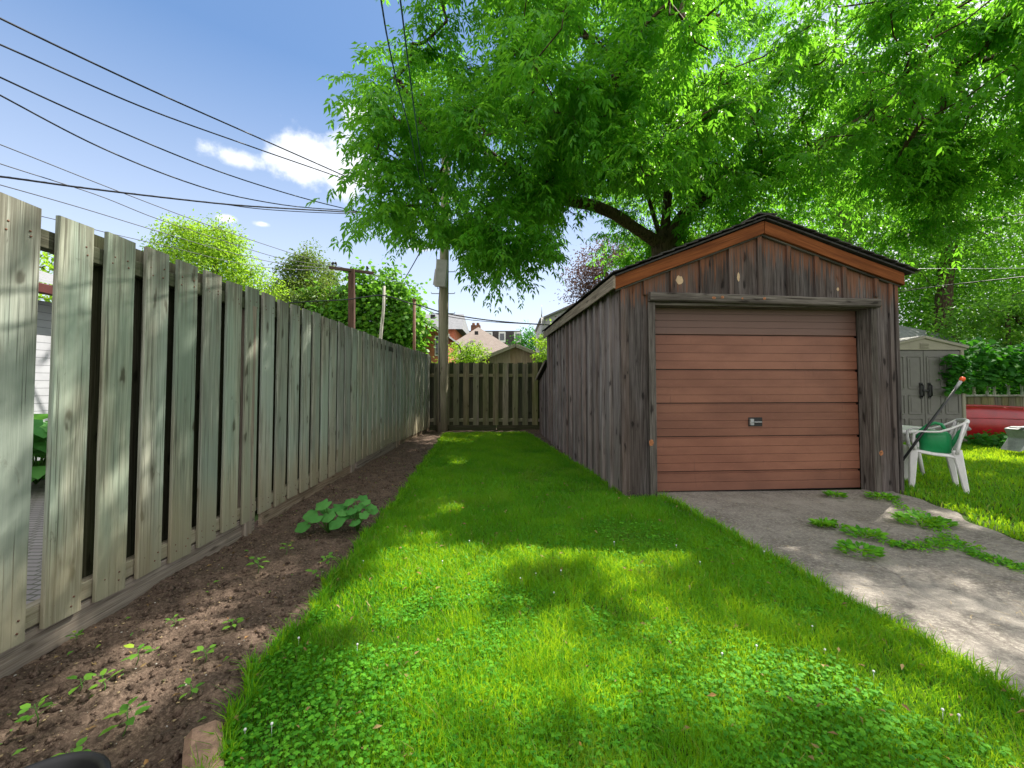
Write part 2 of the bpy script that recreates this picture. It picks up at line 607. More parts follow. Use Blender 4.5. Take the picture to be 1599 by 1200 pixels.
M['bark'] = bark('dark_bark', (.028, .018, .012), (.12, .085, .06))
M['bark2'] = bark('grey_bark', (.05, .035, .028), (.16, .13, .11))
M['birch'] = bark('pale_birch_bark', (.22, .2, .17), (.5, .47, .42), 8)
M['rust'] = plain('rusty_steel', (.16, .075, .045), .8, var=.3)


def grassmat():
    t = NT('grass_blade')
    r = t.sep(t.attr('rnd'))
    col = t.mix(r[0], (.018, .19, .005), (.14, .43, .012))
    col = t.mix(t.mr(r[1], .955, .985), col, (.36, .30, .10))
    col = t.mix(t.m('MULTIPLY', t.mr(r[2], 0, .5, 1, 0), .55), col, (.16, .17, .04))
    b = t.bsdf(col, .5, 0, None, .3)
    tr = t.n.new('ShaderNodeBsdfTranslucent')
    t.put(tr.inputs['Color'], t.mix(r[0], (.20, .46, .01), (.68, .86, .02)))
    ms = t.n.new('ShaderNodeMixShader'); ms.inputs[0].default_value = .46
    t.l.new(b.outputs[0], ms.inputs[1]); t.l.new(tr.outputs[0], ms.inputs[2])
    t.l.new(ms.outputs[0], t.out.inputs['Surface'])
    return t.mat


M['grass'] = grassmat()


def soilmat():
    t = NT('garden_soil')
    g = t.geo()
    a = t.noise(g, 9, 8, .65); b = t.noise(g, 70, 5, .7); c = t.vor(g, 120)
    col = t.mix(t.mr(a, .32, .68), (.058, .041, .031), (.14, .098, .074))
    col = t.mix(t.mr(b, .4, .72), col, (.22, .16, .12))
    sp = t.m('MULTIPLY', t.mr(c, .08, .15, 1, 0), t.mr(t.noise(g, 30, 2), .52, .62))
    col = t.mix(sp, col, (.42, .36, .28))
    h = t.m('ADD', a, t.m('MULTIPLY', b, .5))
    t.bsdf(col, .95, 0, t.bump(h, .9, .03), .1)
    return t.mat


def dirtmat():
    t = NT('lawn_dirt')
    g = t.geo()
    a = t.noise(g, 14, 6, .6)
    t.bsdf(t.mix(a, (.03, .07, .01), (.07, .10, .02)), .95, 0, t.bump(a, .5, .02), .1)
    return t.mat


def concretemat():
    t = NT('old_concrete')
    g = t.geo()
    a = t.noise(g, 2.2, 7, .62); b = t.noise(g, 42, 6, .75); c = t.vor(g, 160); pit = t.noise(g, 230, 3, .7)
    col = t.mix(t.mr(a, .32, .7), (.15, .132, .115), (.29, .262, .23))
    col = t.mix(t.mr(b, .42, .72), col, (.38, .35, .30))
    col = t.mix(t.m('MULTIPLY', t.mr(pit, .55, .66), .7), col, (.06, .052, .045))
    st = t.noise(g, 6, 6, .7, 1.2)
    col = t.mix(t.m('MULTIPLY', t.mr(st, .55, .68), .55), col, (.085, .075, .062))
    # fine wandering cracks
    wv = t.vadd(g, t.vmul(t.n.new('ShaderNodeTexNoise').outputs['Color'], .25))
    ck = t.vor(wv, .42, 'DISTANCE_TO_EDGE')
    crk = t.mr(ck, .0012, .0045, 1, 0)
    col = t.mix(t.m('MULTIPLY', crk, .22), col, (.03, .027, .022))
    h = t.m('SUBTRACT', t.m('ADD', t.m('MULTIPLY', b, 1.1), t.m('MULTIPLY', pit, .5)), t.m('MULTIPLY', crk, .3))
    t.bsdf(col, .92, 0, t.bump(h, .65, .01), .15)
    return t.mat


def pavermat():
    t = NT('grey_pavers')
    g = t.geo()
    br = t.n.new('ShaderNodeTexBrick')
    t.put(br.inputs['Vector'], g)
    br.inputs['Scale'].default_value = 4
    br.inputs['Color1'].default_value = (.27, .24, .23, 1); br.inputs['Color2'].default_value = (.34, .31, .29, 1)
    br.inputs['Mortar'].default_value = (.07, .08, .04, 1); br.inputs['Mortar Size'].default_value = .03
    n = t.noise(g, 60, 5, .7)
    t.bsdf(t.mix(.35, br.outputs[0], t.mix(n, (.1, .1, .09), (.4, .38, .35))), .9, 0, t.bump(n, .4, .01), .1)
    return t.mat


def groundmat():
    t = NT('far_ground')
    g = t.geo()
    a = t.noise(g, .12, 6, .6); b = t.noise(g, 6, 5, .7)
    col = t.mix(a, (.045, .10, .02), (.10, .14, .04))
    col = t.mix(t.mr(b, .4, .7), col, (.05, .075, .02))
    t.bsdf(col, .95, 0, t.bump(b, .4, .04), .1)
    return t.mat


def shinglemat(name, c0, c1, vecscale=(1, 1, 1), sc_=5.5):
    t = NT(name)
    g = t.attr('gc')
    br = t.n.new('ShaderNodeTexBrick')
    t.put(br.inputs['Vector'], t.vmul(g, vecscale))
    br.inputs['Scale'].default_value = sc_
    br.inputs['Color1'].default_value = (*c0, 1); br.inputs['Color2'].default_value = (*c1, 1)
    br.inputs['Mortar'].default_value = (*[x * .35 for x in c0], 1); br.inputs['Mortar Size'].default_value = .02
    br.inputs['Brick Width'].default_value = .9; br.inputs['Row Height'].default_value = .8
    n = t.noise(t.geo(), 55, 4, .7)
    c = t.mix(t.m('MULTIPLY', t.mr(n, .3, .7), .5), br.outputs[0], tuple(x * 1.5 for x in c1))
    t.bsdf(c, .95, 0, t.bump(t.m('ADD', br.outputs['Fac'], n), .4, .01), .1)
    return t.mat


def brickmat():
    t = NT('red_brick')
    g = t.attr('gc')
    br = t.n.new('ShaderNodeTexBrick')
    t.put(br.inputs['Vector'], g)
    br.inputs['Scale'].default_value = 4.5
    br.inputs['Color1'].default_value = (.55, .17, .085, 1); br.inputs['Color2'].default_value = (.42, .12, .065, 1)
    br.inputs['Mortar'].default_value = (.36, .25, .19, 1); br.inputs['Mortar Size'].default_value = .02
    t.bsdf(br.outputs[0], .9, 0, t.bump(br.outputs['Fac'], .3, .01), .15)
    return t.mat


def sidingmat(name, c, pitch):
    """lap siding: horizontal courses"""
    t = NT(name)
    z = t.sep(t.geo())[2]
    fr = t.m('FRACT', t.m('DIVIDE', z, pitch))
    gap = t.mr(fr, .90, .97, 0, 1)
    n = t.noise(t.geo(), 4, 4)
    col = t.mix(t.mr(n, .3, .7), tuple(x * .85 for x in c), c)
    col = t.mix(t.m('MULTIPLY', gap, .75), col, tuple(x * .2 for x in c))
    t.bsdf(col, .6, 0, t.bump(t.m('SUBTRACT', 1, fr), .6, .015), .3)
    return t.mat


def doormat():
    t = NT('brown_garage_door_paint')
    g = t.geo()
    n = t.noise(t.vmul(g, (1, 1, 2.5)), 1.6, 6, .6)
    f = t.noise(g, 40, 4, .7)
    sc1 = t.noise(t.vmul(g, (30, 30, 2.5)), 1, 3, .5)
    col = t.mix(t.mr(n, .3, .7), (.175, .068, .040), (.24, .10, .06))
    col = t.mix(t.m('MULTIPLY', t.mr(f, .52, .75), .25), col, (.30, .14, .10))
    col = t.mix(t.m('MULTIPLY', t.mr(sc1, .68, .74), .5), col, (.12, .045, .03))
    z = t.sep(g)[2]
    # darker, greyer top section, grimy foot
    col = t.mix(t.m('MULTIPLY', t.mr(z, 1.765, 1.775), .75), col, (.12, .075, .062))
    col = t.mix(t.m('MULTIPLY', t.mr(t.m('ADD', z, t.m('MULTIPLY', n, .3)), .1, .5, 1, 0), .35), col, (.09, .05, .038))
    rn = t.sep(t.attr('rnd'))
    hv = t.n.new('ShaderNodeHueSaturation'); t.put(hv.inputs['Color'], col)
    t.put(hv.inputs['Value'], t.mr(rn[0], 0, 1, .9, 1.1, False))
    t.bsdf(hv.outputs[0], .5, 0, t.bump(f, .12, .003), .4)
    return t.mat


M['soil'] = soilmat(); M['dirt'] = dirtmat(); M['concrete'] = concretemat(); M['paver'] = pavermat(); M['ground'] = groundmat()
M['shingle_dark'] = shinglemat('dark_asphalt_shingle', (.035, .034, .034), (.06, .057, .055))
M['shingle_tan'] = shinglemat('tan_asphalt_shingle', (.25, .205, .178), (.30, .255, .225))
M['shingle_grey'] = shinglemat('grey_asphalt_shingle', (.16, .165, .175), (.23, .235, .245))
M['brick'] = brickmat()
M['lap_white'] = sidingmat('white_lap_siding', (.42, .43, .46), .105)
M['door'] = doormat()
M['chip'] = plain('straw_litter', (.34, .26, .14), .9, var=.3)
M['paverbrick'] = plain('terracotta_edging', (.30, .19, .13), .9, var=.25, scale=30, bump=.6)
M['stone'] = plain('pale_stone_chip', (.45, .42, .37), .9, var=.25)
M['stucco'] = plain('grey_stucco', (.46, .47, .49), .9, var=.08)
M['tanwood'] = wood('tan_vertical_siding', (.36, .27, .21), (.2, .14, .1), (.45, .36, .29), knots=False, var=.06, crack=.2)

# ------------------------------------------------------------------ ground
LE = [(9.9, -1.62), (9.43, -1.56), (6.39, -1.35), (4.42, -1.20), (3.46, -1.17), (2.84, -1.13), (2.41, -1.10), (2.06, -1.08), (1.80, -1.09), (1.556, -1.05), (1.37, -.965), (.9, -.80), (-1.5, -.6)]
RE = [(10.3, .35), (9.1, .50), (6.39, .90), (4.69, 1.16), (4.50, 1.20), (4.49, 1.57), (3.96, 1.66), (2.45, 1.80), (1.81, 1.90), (1.5, 1.94), (-1.5, 2.3)]


def edge(tab, y):
    ys = [a for a, b in tab][::-1]; xs = [b for a, b in tab][::-1]
    return np.interp(y, ys, xs)


def wob(y, k=0.0):
    return .022 * np.sin(y * 9.1 + k) + .016 * np.sin(y * 23.7 + 2 * k) + .012 * np.sin(y * 51 + k)


def lawn_l(y): return edge(LE, y) + wob(y) + .045
def lawn_r(y): return edge(RE, y) + wob(y, 1.7) * .5


def flat_sheet(name, xs0, xs1, ys, z, mat, nx=24, zf=None, kind='structure'):
    ys = np.asarray(ys)
    V = []
    for y in ys:
        a, b = xs0(y), xs1(y)
        for i in range(nx + 1):
            x = a + (b - a) * i / nx
            V.append((x, y, z if zf is None else zf(x, y, i / nx)))
    Q = [(j * (nx + 1) + i, j * (nx + 1) + i + 1, (j + 1) * (nx + 1) + i + 1, (j + 1) * (nx + 1) + i) for j in range(len(ys) - 1) for i in range(nx)]
    o = link_mesh(name, fast_mesh(name, V, quads=Q, smooth=True), mat)
    return tag(o, kind=kind)


def const(c): return lambda y: c


gm = fast_mesh('ground', [(-600, -200, -.07), (600, -200, -.07), (600, 1400, -.07), (-600, 1400, -.07)], quads=[(0, 1, 2, 3)])
tag(link_mesh('ground', gm, M['ground']), kind='structure')
flat_sheet('lawn', lawn_l, lawn_r, np.linspace(-1.5, 10.45, 160), 0.0, M['dirt'])
flat_sheet('lawn_beside_garage', const(3.55), const(14), np.linspace(-1.5, 12, 20), -.012, M['dirt'])
flat_sheet('driveway', lambda y: edge([(4.9, 1.35), (3.96, 1.6), (2.45, 1.75), (1.5, 1.88), (-1.5, 2.2)], y),
           lambda y: edge([(4.9, 4.36), (4.3, 4.20), (3.81, 4.03), (3.22, 3.92), (1.5, 3.75), (-1.5, 3.6)], y) + .05 * math.sin(y * 5) + .03 * math.sin(y * 13),
           np.linspace(-1.5, 4.85, 90), .004, M['concrete'], 40,
           zf=lambda x, y, q: .004 + .008 * math.sin(x * 2.1 + y) * math.sin(y * 1.7) * min(1, q * 4))
flat_sheet('paved_yard', const(-6.55), const(-2.5), np.linspace(-3, 14, 6), -.02, M['paver'], 4)


# soil bed, lumpy height field
def vnoise(x, y, s, seed):
    """smooth value noise on arrays"""
    x = x * s; y = y * s
    xi, yi = np.floor(x).astype(int), np.floor(y).astype(int)
    fx, fy = x - xi, y - yi
    fx = fx * fx * (3 - 2 * fx); fy = fy * fy * (3 - 2 * fy)

    def h(a, b):
        n = (a * 374761393 + b * 668265263 + seed * 362437) & 0x7fffffff
        n = ((n ^ (n >> 13)) * 1274126177) & 0x7fffffff
        return ((n ^ (n >> 16)) & 0xffff) / 65535.0
    return (h(xi, yi) * (1 - fx) + h(xi + 1, yi) * fx) * (1 - fy) + (h(xi, yi + 1) * (1 - fx) + h(xi + 1, yi + 1) * fx) * fy


def soil_z(x, y):
    z = .035 * vnoise(x, y, 2.2, 1) + .028 * vnoise(x, y, 7, 2) + .020 * vnoise(x, y, 19, 3) + .012 * vnoise(x, y, 45, 4) + .006 * vnoise(x, y, 110, 5)
    return z - .066


def bed_mesh(name, x0f, x1f, ys, nx):
    yy = np.repeat(ys, nx + 1)
    q = np.tile(np.linspace(0, 1, nx + 1), len(ys))
    a, b = x0f(yy), x1f(yy)
    xx = a + (b - a) * q
    zz = soil_z(xx, yy)
    zz = zz - np.clip((q - .93) / .07, 0, 1) * .035
    V = np.stack([xx, yy, zz], 1)
    j, i = np.meshgrid(np.arange(len(ys) - 1), np.arange(nx), indexing='ij')
    s = (j * (nx + 1) + i).ravel()
    Q = np.stack([s, s + 1, s + nx + 2, s + nx + 1], 1)
    return tag(link_mesh(name, fast_mesh(name, V, quads=Q, smooth=True), M['soil']), kind='structure')


FX0 = 2.05


def fence_x(y):
    """the left fence line"""
    x = -FX0 - .028 * y
    return x + np.clip(y - 7.8, 0, 9) ** 1.0 * .055


ys_bed = np.concatenate([np.arange(.6, 4, .011), np.arange(4, 7, .03), np.arange(7, 11.4, .07)])
bed_mesh('soil_bed', lambda y: fence_x(y) - .12, lambda y: edge(LE, y) + .07, ys_bed, 130)
bed_mesh('soil_strip', lambda y: edge(RE, y) - .07, lambda y: 1.2 - .0778 * (y - 4.53) + .05, np.arange(4.52, 11.4, .04), 14)
flat_sheet('soil_end', const(-2.4), const(1.2), np.linspace(9.7, 11.6, 14), -.035, M['soil'], 20, zf=lambda x, y, q: float(soil_z(np.array([x]), np.array([y]))[0]) + .0)

# soil clods and litter
def clods(name, n, mat, sz, zoff=0.0, pts=None, flat=1.0, kind='stuff'):
    Vs, Ts = [], []
    base = np.array([(1, 0, 0), (-1, 0, 0), (0, 1, 0), (0, -1, 0), (0, 0, 1), (0, 0, -1)], float)
    tri = np.array([(0, 2, 4), (2, 1, 4), (1, 3, 4), (3, 0, 4), (2, 0, 5), (1, 2, 5), (3, 1, 5), (0, 3, 5)])
    p = pts(n)
    s = sz[0] + (sz[1] - sz[0]) * R.rand(n) ** 3
    V = base[None] * (s[:, None, None] * (.6 + .8 * R.rand(n, 6, 1))) * np.array([1, 1, flat])
    a = R.rand(n) * 6.28
    c, sn = np.cos(a)[:, None], np.sin(a)[:, None]
    V = np.stack([V[..., 0] * c - V[..., 1] * sn, V[..., 0] * sn + V[..., 1] * c, V[..., 2]], -1)
    V += p[:, None, :]
    T = tri[None] + (np.arange(n) * 6)[:, None, None]
    o = link_mesh(name, fast_mesh(name, V.reshape(-1, 3), tris=T.reshape(-1, 3), smooth=True), mat)
    return tag(o, kind=kind)


def bed_pts(n, y0=1.0, y1=8, power=1.8, zo=0.004):
    y = y0 + (y1 - y0) * R.rand(n) ** power
    q = R.rand(n)
    a, b = fence_x(y) + .02, edge(LE, y) - .02
    x = a + (b - a) * q
    return np.stack([x, y, soil_z(x, y) + zo], 1)


tag(clods('soil_clods', 2600, M['soil'], (.004, .024), pts=bed_pts), 'crumbly dark clods lying on the soil bed beside the fence', 'soil clods')
tag(clods('stone_chips', 420, M['stone'], (.0015, .007), pts=lambda n: bed_pts(n, zo=.006), flat=.5), 'tiny pale stone chips scattered over the soil bed', 'stone chips')
tag(clods('seed_litter', 1500, M['chip'], (.0015, .009), pts=lambda n: bed_pts(n, zo=.006), flat=.25), 'straw coloured seed litter strewn over the soil bed', 'litter')

# edging block and pot at the lower left corner
mb = MB()
c0 = GP(318, 1180)
mb.plank((c0.x * .78, c0.y * .78, .01), (c0.x * 1.04, c0.y * 1.04, .02), (1, 0, 0), .105, .07, .022, segs=6, jit=.002)
tag(mb.build('edging_block', M['paverbrick']), 'worn reddish clay edging block at the lawn corner by the soil', 'edging block')
mb = MB()
c0 = GP(30, 1272, .25)
mb.lathe((c0.x, c0.y, 0), [(.10, 0.0), (.125, .22), (.125, .235), (.145, .235), (.148, .262), (.138, .266), (.128, .255), (.12, .2), (.10, .15), (0.001, .15)], 48)
pot = mb.build('flower_pot', M['black'])
tag(pot, 'black plastic plant pot, only its rim showing, in the near soil corner', 'plant pot')


# ------------------------------------------------------------------ fences
def fence_pt(y, off=0.0, z=0.0):
    return Vector((float(fence_x(np.array(y))) + off, y, z))


fence = empty('board_fence', fence_pt(1.0), 'long weathered grey green wooden board fence running along the left of the soil bed', 'fence')
pitch = .2435
top_z, bot_z = 1.99, .10
y0 = 2.10                                   # right edge of the second board in view
bounds = [-1.2, 3.66, 6.1, 8.55, 11.35]
k0 = -13
panels = {}
back = {}
k = k0
while True:
    yr = y0 + k * pitch
    if yr > 11.35: break
    yc = yr - .0865
    dz = random.uniform(-.012, .012)
    bay = sum(yc > b for b in bounds)
    zb = bot_z + (0 if yc < 8.55 else -.02) + random.uniform(-.008, .008)
    tp = top_z + dz
    wd = Vector((fence_x(np.array(yc + .1)) - fence_x(np.array(yc - .1)), .2, 0))
    p0 = fence_pt(yc, 0, zb); p1 = fence_pt(yc, random.uniform(-.004, .004), tp)
    wdj = wd.normalized() + Vector((random.uniform(-.025, .025), 0, 0))
    panels.setdefault(bay, MB()).plank(p0, p1, wdj, .175 + random.uniform(-.004, .004), .022, .0035, segs=5, jit=.0015,
                                       skew0=random.uniform(-.004, .004), skew1=random.uniform(-.004, .004))
    if yc < 6 and yc > .5:
        fxn = p0.x + .0112
        for zn in (1.88, 1.84, .20, .155):
            for dy in (-.05, .045):
                panels[bay].lathe((fxn + random.uniform(0, .001), yc + dy + random.uniform(-.012, .012), zn + dz + random.uniform(-.01, .01)), [(.0045, -.002), (.0045, .0008), (0, .0012)], 8, ax=(1, 0, 0), mi=1)
    # board on the far side of the rails, behind the gap (one is missing near the camera)
    yb = yc + pitch / 2 + .088 * max(yc, .2) / 2.08
    if k not in (-1,):
        q0 = fence_pt(yb, -.088, zb + .02); q1 = fence_pt(yb, -.088, tp - .005 + random.uniform(-.01, .01))
        back.setdefault(bay, MB()).plank(q0, q1, wd, .205, .02, .003, segs=1)
    k += 1
for b, m_ in panels.items():
    m_.build('slat_panel', [M['fence'], M['rust']], fence)
for b, m_ in back.items():
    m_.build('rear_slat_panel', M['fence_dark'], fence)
for zz in (1.86, .175):
    for a, b in ((-1.2, 3.66), (3.66, 6.1), (6.1, 8.55), (8.55, 11.3)):
        mb = MB()
        mb.plank(fence_pt(a + .05, -.043, zz), fence_pt(b - .05, -.043, zz), (0, 0, 1), .085, .06, .004)
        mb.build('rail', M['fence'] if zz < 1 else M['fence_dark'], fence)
for a, b in ((-1.2, 3.6), (3.72, 6.05), (6.15, 8.5), (8.6, 11.3)):
    mb = MB()
    mb.plank(fence_pt(a, -.035, .045), fence_pt(b, -.035, .045), (0, 0, 1), .15, .036, .004, segs=1)
    mb.build('base_board', M['base_board'], fence)
for yb in (3.4745, 5.9095, 8.3445):
    mb = MB()
    mb.plank(fence_pt(yb, -.032, -.12), fence_pt(yb, -.032, 1.85), (0, 1, 0), .095, .085, .006)
    mb.build('post', M['base_board'], fence)

bf_Y = 11.35
bfence = empty('back_fence', (-.8, bf_Y, 0), 'mossy brown wooden board fence across the far end of the lawn', 'fence')
mbs, mbb = MB(), MB()
x = -2.55
i = 0
while x < 3.4:
    z0 = .10 + random.uniform(-.01, .01)
    mbs.plank((x, bf_Y, z0), (x + random.uniform(-.006, .006), bf_Y, 1.775 + random.uniform(-.015, .01)), (1, 0, 0), .155, .022, .004, segs=4, jit=.002)
    mbb.plank((x + .132, bf_Y + .085, z0), (x + .132, bf_Y + .085, 1.80 + random.uniform(-.02, .01)), (1, 0, 0), .15, .022, .004)
    x += .264; i += 1
mbs.build('slat_panel', M['back_fence'], bfence)
mbb.build('rear_slat_panel', M['fence_dark'], bfence)
for zz in (1.45, .25):
    mb = MB(); mb.plank((-2.6, bf_Y + .043, zz), (3.4, bf_Y + .043, zz), (0, 0, 1), .085, .055, .004)
    mb.build('rail', M['back_fence'], bfence)
for a, b in ((-2.55, -.42), (-.41, 1.2), (1.21, 3.4)):
    mb = MB(); mb.plank((a, bf_Y - .02, .02), (b, bf_Y - .02, .02), (0, 0, 1), .2, .04, .004)
    mb.build('base_board', M['fence_dark'], bfence)
mb = MB(); mb.plank((-2.32, bf_Y - .02, -.1), (-2.32, bf_Y - .02, 1.8), (1, 0, 0), .11, .1, .005)
mb.build('post', M['back_fence'], bfence)

# ------------------------------------------------------------------ garage
GA = math.radians(4.46)
EX = Vector((math.cos(GA), math.sin(GA), 0)); EY = Vector((-math.sin(GA), math.cos(GA), 0)); G0 = Vector((1.17, 4.53, 0))


def g(s, t, z): return G0 + EX * s + EY * t + Vector((0, 0, z))


GW, GL = 3.21, 4.75
ridge_s = 1.605
garage = empty('garage', g(ridge_s, 2.3, 0), 'small weathered board and batten garage with rust brown sectional door', 'garage')


def rake_z(s, top=True):
    zt = 3.0 - (.387 if s < ridge_s else .333) * abs(s - ridge_s)
    return zt if top else zt - .155


# front wall pieces: left pier, right pier, gable
def wall_panel(mbx, pts_fn, *a): pass


OP0, OP1, LZ = .372, 2.86, 2.07       # opening and lintel height
fw = MB()
def vboard(m, s0, s1, z0, z1l, z1r, t=0.0, th=.022, rnd=None):
    """upright board of the front wall with a sloping top"""
    off = (random.uniform(-40, 40),) * 3
    pts = [(s0, z0), (s1, z0), (s1, z1r), (s0, z1l)]
    vs = [g(s, t, z) for s, z in pts] + [g(s, t + th, z) for s, z in pts]
    gs = [(s + off[0], off[1], z + off[2]) for s, z in pts] + [(s + off[0], off[1] + .02, z + off[2]) for s, z in pts]
    fs = [[0, 1, 2, 3][::1], [7, 6, 5, 4]] + [[i, 4 + i, 4 + (i + 1) % 4, (i + 1) % 4] for i in range(4)]
    m.add(vs, fs, gs, rnd)


def batten(m, s, z0, z1, t=-.03, w=.045, th=.03, jit=.001):
    m.plank(g(s, t + th / 2, z0), g(s, t + th / 2, z1), EX, w, th, .003, segs=3, jit=jit)


bpos = [.05, .34] + [.372 + .02 + i * .306 for i in range(0)]
gpx = [1051, 1097, 1143, 1188, 1234, 1277.5, 1320.6]
gs_ = []
for u in gpx:
    a = (u - 799.5) / F
    gs_.append((a * 4.53 - 1.17) / (.997 - a * .0778))
cuts = [.30] + gs_ + [2.93]
gable = MB()
for a, b in zip(cuts[:-1], cuts[1:]):
    if a < ridge_s < b:
        vboard(gable, a, ridge_s, LZ, rake_z(a, False) + .03, rake_z(ridge_s, False) + .03)
        vboard(gable, ridge_s, b, LZ, rake_z(ridge_s, False) + .03, rake_z(b, False) + .03)
    else:
        vboard(gable, a, b, LZ, rake_z(a, False) + .03, rake_z(b, False) + .03)
for s in gs_:
    batten(gable, s, LZ + .09, rake_z(s, False) + .02, w=.05)
gable.build('gable_wall', M['gable'], garage)
pier = MB()
vboard(pier, 0.0, .085, -.02, rake_z(0, False) + .03, rake_z(.085, False) + .03, t=-.004)
vboard(pier, .085, .30, -.02, rake_z(.085, False) + .03, rake_z(.30, False) + .03)
batten(pier, .02, -.02, rake_z(.02, False), t=-.026, w=.05)
batten(pier, .265, LZ + .1, rake_z(.26, False), w=.04)
pier.build('front_wall', M['gable'], garage)
pier = MB()
vboard(pier, 2.93, 3.10, -.02, rake_z(2.93, False) + .03, rake_z(3.10, False) + .03)
vboard(pier, 3.10, GW, -.02, rake_z(3.10, False) + .03, rake_z(GW, False) + .03, t=-.003)
batten(pier, 3.125, -.02, rake_z(3.12, False) + .02, w=.045)
batten(pier, 3.19, -.02, rake_z(3.19, False) + .02, w=.04)
batten(pier, 2.955, LZ + .12, rake_z(2.95, False) + .02, w=.045)
pier.build('front_wall', M['gable'], garage)

# door frame
mb = MB()
mb.plank(g(.335, -.018, -.02), g(.335, -.018, 2.09), EX, .075, .03, .005, segs=6, jit=.0015)
mb.plank(g(.358, .075, -.02), g(.358, .075, LZ + .02), EY, .15, .03, .003, segs=2)
mb.build('door_jamb', M['trim'], garage)
mb = MB()
mb.plank(g(2.90, -.018, -.02), g(2.90, -.018, 2.09), EX, .08, .03, .005, segs=6, jit=.0015)
mb.plank(g(2.876, .075, -.02), g(2.876, .075, LZ + .02), EY, .15, .03, .003, segs=2)
mb.build('door_jamb', M['trim'], garage)
mb = MB()
z0l = 2.125
offl = (3.3, 8.1, 1.7)
mb.plank(g(.30, -.05, z0l + .02), g(2.945, -.05, z0l - .015), (0, 0, 1), .095, .07, .014, segs=14, jit=.003)
mb.build('lintel', M['trim'], garage)
mb = MB()
mb.plank(g(.37, .08, 2.075), g(2.86, .08, 2.075), EY, .2, .03, .003)
mb.build('door_head', M['trim'], garage)

# knots: small sawn stubs with rusty colour are features of the wood itself
M['knot'] = plain('resin_knot', (.33, .13, .05), .7, var=.5, scale=60)
M['bare'] = plain('bare_wood_scar', (.50, .36, .22), .8, var=.12, scale=30)
def knot(u, v, r, mat, sx=1.0, sz=1.0, t=-.004, kind='knot'):
    a = (u - 799.5) / F
    s = (a * 4.53 - 1.17) / (.997 - a * .0778)
    Y = 4.53 + .0778 * s
    z = P(u, v, Y).z
    m = MB()
    n = 14
    c = g(s, t, z)
    vs = [c - EY * .0035]
    for i in range(n):
        th = 2 * math.pi * i / n
        rr = r * random.uniform(.82, 1.12)
        vs.append(c + EX * math.cos(th) * rr * sx + Vector((0, 0, math.sin(th) * rr * sz)))
    m.add(vs, [[0, 1 + (i + 1) % n, 1 + i] for i in range(n)], smooth=True)
    m.build(kind, mat, garage)


knot(1063, 438, .042, M['bare'], .95, 1.2, t=-.001, kind='bare_patch')
knot(1156, 433, .02, M['bare'], .8, 2.4, t=-.001, kind='bare_patch')
knot(1312, 452, .014, M['bare'], 1, 1.6, t=-.001, kind='bare_patch')
knot(1235, 411, .026, M['knot'], 1, 1.4, t=-.023)
knot(1278, 455, .018, M['knot'], t=-.023)
knot(1189, 391, .018, M['knot'], t=-.023)
knot(1110, 468, .016, M['knot'], 1.5, .9, t=-.088)
knot(1123, 467, .018, M['knot'], 1, .9, t=-.088)
knot(1188, 469, .018, M['knot'], 1, .9, t=-.088)
knot(1154, 469, .013, M['knot'], 1, .9, t=-.088)
knot(1014, 691, .03, M['knot'], .9, 1.2, t=-.034)
knot(1368, 707, .024, M['knot'], 1, 1.3, t=-.034)

# side, rear and right walls: boards with battens
def side_wall(s, flip, zt, name, t0=0.0, t1=GL, zf=None):
    m = MB()
    sg = -1 if not flip else 1
    zf = zf or (lambda t: zt)
    t = t0
    while t < t1 - .01:
        e = min(t + .302, t1)
        m.plank(g(s - sg * .012, (t + e) / 2, -.03), g(s - sg * .012, (t + e) / 2, zf((t + e) / 2)), EY, e - t - .012, .022, .002, rnd=(random.uniform(0, .7), random.random(), 0))
        m.plank(g(s + sg * .012, e - .02, -.03 + random.uniform(0, .02)), g(s + sg * .012, e - .02 + random.uniform(-.004, .004), zf(e) - .01), EY, .085, .04, .004, segs=5, jit=.003, rnd=(random.uniform(.6, 1), random.random(), 0))
        t += .302
    m.build(name, M['siding'], garage)


side_wall(0.0, False, 2.34, 'side_wall', t0=.06)
side_wall(GW, True, 2.44, 'side_wall')
mb = MB()
s = 0.0
while s < GW - .01:
    e = min(s + .3, GW)
    zt = min(rake_z(s, False), rake_z(e, False))
    mb.plank(g((s + e) / 2, GL, -.03), g((s + e) / 2, GL, zt), EX, e - s, .022, .002)
    s += .3
mb.build('rear_wall', M['siding'], garage)
# lean-to at the rear
mb = MB()
t = GL + .02
while t < GL + 1.35:
    zt = 1.63 - (t - GL) * .26
    mb.plank(g(.03, t + .07, -.03), g(.03, t + .07, zt), EY, .145, .022, .003)
    mb.plank(g(.008, t + .14, -.03), g(.008, t + .14, zt), EY, .05, .022, .003)
    t += .15
mb.plank(g(1.4, GL + 1.4, -.03), g(1.4, GL + 1.4, 1.27), EX, 2.7, .022, .003)
mb.build('lean_to_wall', M['siding'], garage)
mb = MB()
mb.plank(g(1.4, GL - .0, 1.72), g(1.4, GL + 1.48, 1.35), EX, 2.95, .05, .005)
mb.build('lean_to_roof', M['shingle_dark'], garage)
mb = MB()
mb.plank(g(-.09, GL + .02, 1.69), g(-.09, GL + 1.46, 1.325), (0, 0, 1), .07, .02, .003)
mb.build('fascia', M['fascia'], garage)

